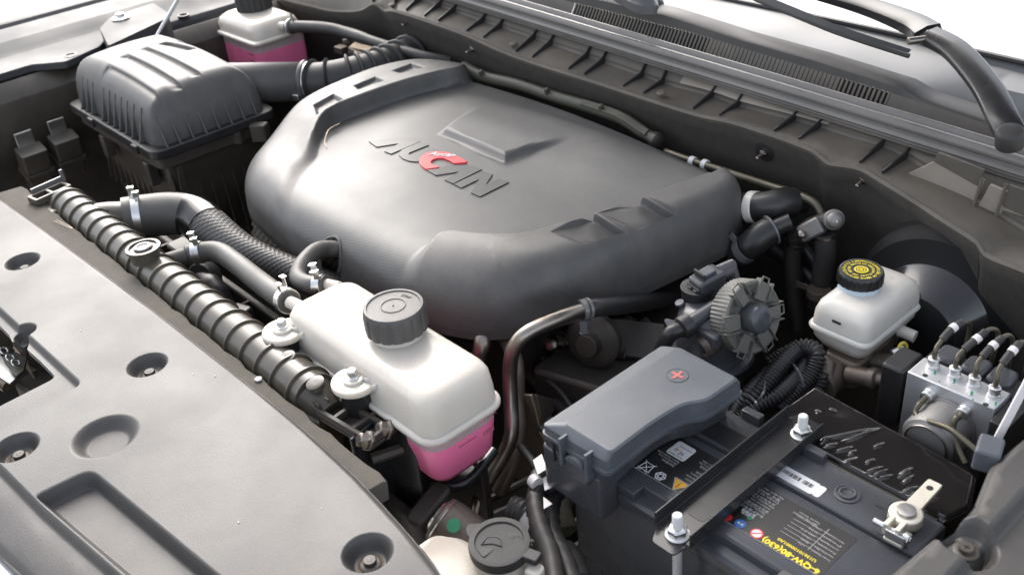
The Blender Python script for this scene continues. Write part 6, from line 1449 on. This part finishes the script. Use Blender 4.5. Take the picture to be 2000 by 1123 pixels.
s_ = cr([aty(1300, 296, 108), aty(1345, 312, 107.5), aty(1420, 336, 107), aty(1500, 362, 107), aty(1570, 385, 106.5), aty(1600, 408, 106), aty(1608, 450, 105.4)], 8); t = MB(); t.tube(s_, .55, 12); t.build('line', M['line'], lp_)
for a, c in ((1353, 316), (1377, 322)): t = MB(); t.tube([aty(a - 4, c - 1.5, 107.4), aty(a + 4, c + 1.5, 107.4)], .8, 14); t.build('pale_clip', M['print_white'], lp_)
hl = thing('ribbed_firewall_hose', 'olive black ribbed hose lying in the gap behind the engine cover', 'hose', at(1200, 230, 6))
s_ = cr([aty(905, 130, 109), aty(945, 150, 109.2), aty(1010, 165, 109.5), aty(1080, 188, 109.5), aty(1160, 212, 109.3), aty(1215, 232, 109), aty(1255, 258, 108.6), aty(1285, 276, 108)], 8)
t = MB(); t.tube(s_, [1.05] * (len(s_) - 8) + [.95] * 8, 10); t.build('hose', M['olive'], hl)
for k in range(3): t = MB(); t.tube([p + Vector((0, -.8 + .3 * k, .55 + .15 * k)) for p in s_[30:52]], .3, 8); t.build('bundled_wire', M['olive'], hl)
for t_ in (.15, .42, .62): 
    p, d = on_path(s_, t_); t = MB(); t.prism(rrect(.7, .8, .2), 0, 1.2, fr(p + Vector((0, -.6, .4)), (1, 0, 0), (0, -.3, 1))); t.build('clip', M['olive'], hl, bevel=.15)
ring(s_, .97, 1.25, .8, 'end_ferrule', M['engine'], hl)
gp = thing('gap_pipe_bundle', 'dark pipes crossing low behind the right side of the engine cover', 'pipe', at(1400, 400, -8))
for pts, r in (((1330, 330), (1420, 380), (1520, 430), (1600, 520)), 1.0), (((1480, 470), (1560, 520), (1640, 600), (1690, 700)), 1.3):
    t = MB(); t.tube(cr([aty(a, c, 107) for a, c in pts], 6), r, 12); t.build('pipe', M['black'], gp)
# thin orange wire by the filter
t = MB(); t.tube([at(1430, 522, 3), at(1444, 543, 2)], .12, 6); tag(t.build('orange_wire', M['orange']), 'short bright orange wire behind the fuel filter connector', 'wire')
# ================================================================== between radiator and engine
af = thing('fan_motor_arm', 'black rounded plastic arm behind the radiator under the overflow hose', 'bracket arm', at(430, 580, -6))
A_ = [at(400, 545, -3), at(415, 560, -3), at(430, 590, -5), at(445, 620, -8)]
t = MB(); t.tube(cr(A_, 6), [1.6] * 8 + [1.9] * 11, 14); t.build('arm', M['black'], af)
t = MB(); t.lathe([(2.3, -1.2), (2.6, -.9), (2.6, .9), (2.3, 1.2)], fr(A_[0], z=(.3, -.8, .4)), 24); t.build('boss', M['black'], af)
t = MB(); t.prism(rrect(4, 1.6, .3), -.4, .4, fr(at(362, 540, 0), (1, .1, 0))); t.build('tab', M['dustblack'], af, bevel=.1)
t = MB(); t.prism(rrect(3.2, 2.6, .6), -3, .5, fr(at(468, 608, -5), (1, .3, 0))); t.build('plug', M['black'], af, bevel=.3)
fsx = thing('fan_shroud', 'dusty brown fan shroud low between radiator and engine', 'fan shroud', (-120, 48, -25))
t = MB(); t.box((-112, 50, -20), (84, 1.2, 26)); t.build('shroud_wall', M['engine'], fsx, bevel=.3)
for k in range(9): t = MB(); t.box((-150 + k * 9, 46, -9), (.5, 7, 4)); t.build('shroud_rib', M['engine'], fsx)
t = MB(); t.prism(rrect(7, 5, 1), -6, 0, fr((-141, 49.5, -4))); t.build('coil_cover', M['olive'], fsx, bevel=.4)
# ================================================================== latch parts seen through the panel opening
la = thing('hood_latch', 'bonnet latch with steel plate, springs and a brown rod seen through the panel opening', 'latch', at(30, 750, -4))
quad_plate([at(a, c, -1.5) for a, c in ((5, 700), (30, 690), (55, 700), (48, 727), (33, 738), (10, 712))], .3, 'latch_plate', M['olive'], la, .08)
quad_plate([at(a, c, -2.8) for a, c in ((-60, 640), (0, 690), (34, 742), (20, 752), (-60, 700))], .3, 'back_plate', M['zinc'], la, .08)
for k, (a, c) in enumerate(((8, 684), (20, 698), (31, 708))): t = MB(); t.torus(.5, .13, fr(at(a, c, -.6), z=(.5, .4, .6)), 16, 6); t.build('spring_coil', M['zinc'], la)
t = MB(); t.tube(cr([at(30, 680, -2), at(42, 695, -2.5), at(52, 715, -3), at(66, 735, -4), at(82, 765, -5)], 6), .22, 8); t.build('release_rod', M['tan'], la)
quad_plate([at(a, c, -3) for a, c in ((26, 680), (36, 671), (50, 680), (50, 690), (60, 718), (72, 724), (62, 728), (48, 708), (34, 694))], .3, 'copper_lever', M['tan'], la, .06)
t = MB(); t.tube(cr([at(-40, 720, -4), at(0, 740, -4), at(18, 752, -4.5)], 5), 1.1, 14); t.build('copper_horn', M['tan'], la)
t = MB(); t.box((-104, 14, -12), (40, 16, 1)); t.build('crash_beam', M['engine'], la, bevel=.3)
t = MB(); t.prism(rrect(6, 4, .8), -5, 0, fr(at(75, 745, -4), (1, .2, 0))); t.build('latch_block', M['dustblack'], la, bevel=.4)
# pale bumper edge in front of the panel
M['bumper'] = mat('white_bumper_paint', (.68, .66, .66), .12, coat=1, var=.05)
t = MB(); rings = []
for x in np.arange(-200, -20, 4.0):
    y = float(np.interp(x, [-190, -110, -86.6, -77, -60, -30], [1, 2.2, 4.1, 5.5, 9, 14]))
    rings.append([(x, y + 1.6, 1.4), (x, y - 1.0, 1.2), (x, y - 3.5, -.2), (x, y - 7, -6), (x, y - 8, -30)])
t.loft(rings, caps=False, closed=False); tag(t.build('front_bumper', M['bumper'], solid=.3), 'glossy white painted bumper edge below the front panel at the corner', 'bumper')
# dry twigs caught there
rnd = random.Random(3)
# small litter on the panel and cover
for k, (a, c, zz) in enumerate(((628, 992, 5), (466, 1019, 5), (158, 645, 5), (420, 734, 5), (377, 730, 5))):
    t = MB(); t.sphere((0, 0, 0), .07 + .02 * (k % 2), 6, Matrix.Translation(at(a, c, zz + .05)))
    tag(t.build('dust_crumb', M['paper']), ('pale dust crumb on the front panel, right of the lower recess', 'pale dust crumb on the front panel near its middle', 'pale dust crumb on the front panel beside the opening', 'tiny pale crumb on the front panel near the rear edge', 'tiny pale crumb on the front panel beside the middle recess')[k], 'crumb', 'crumbs on the front panel')
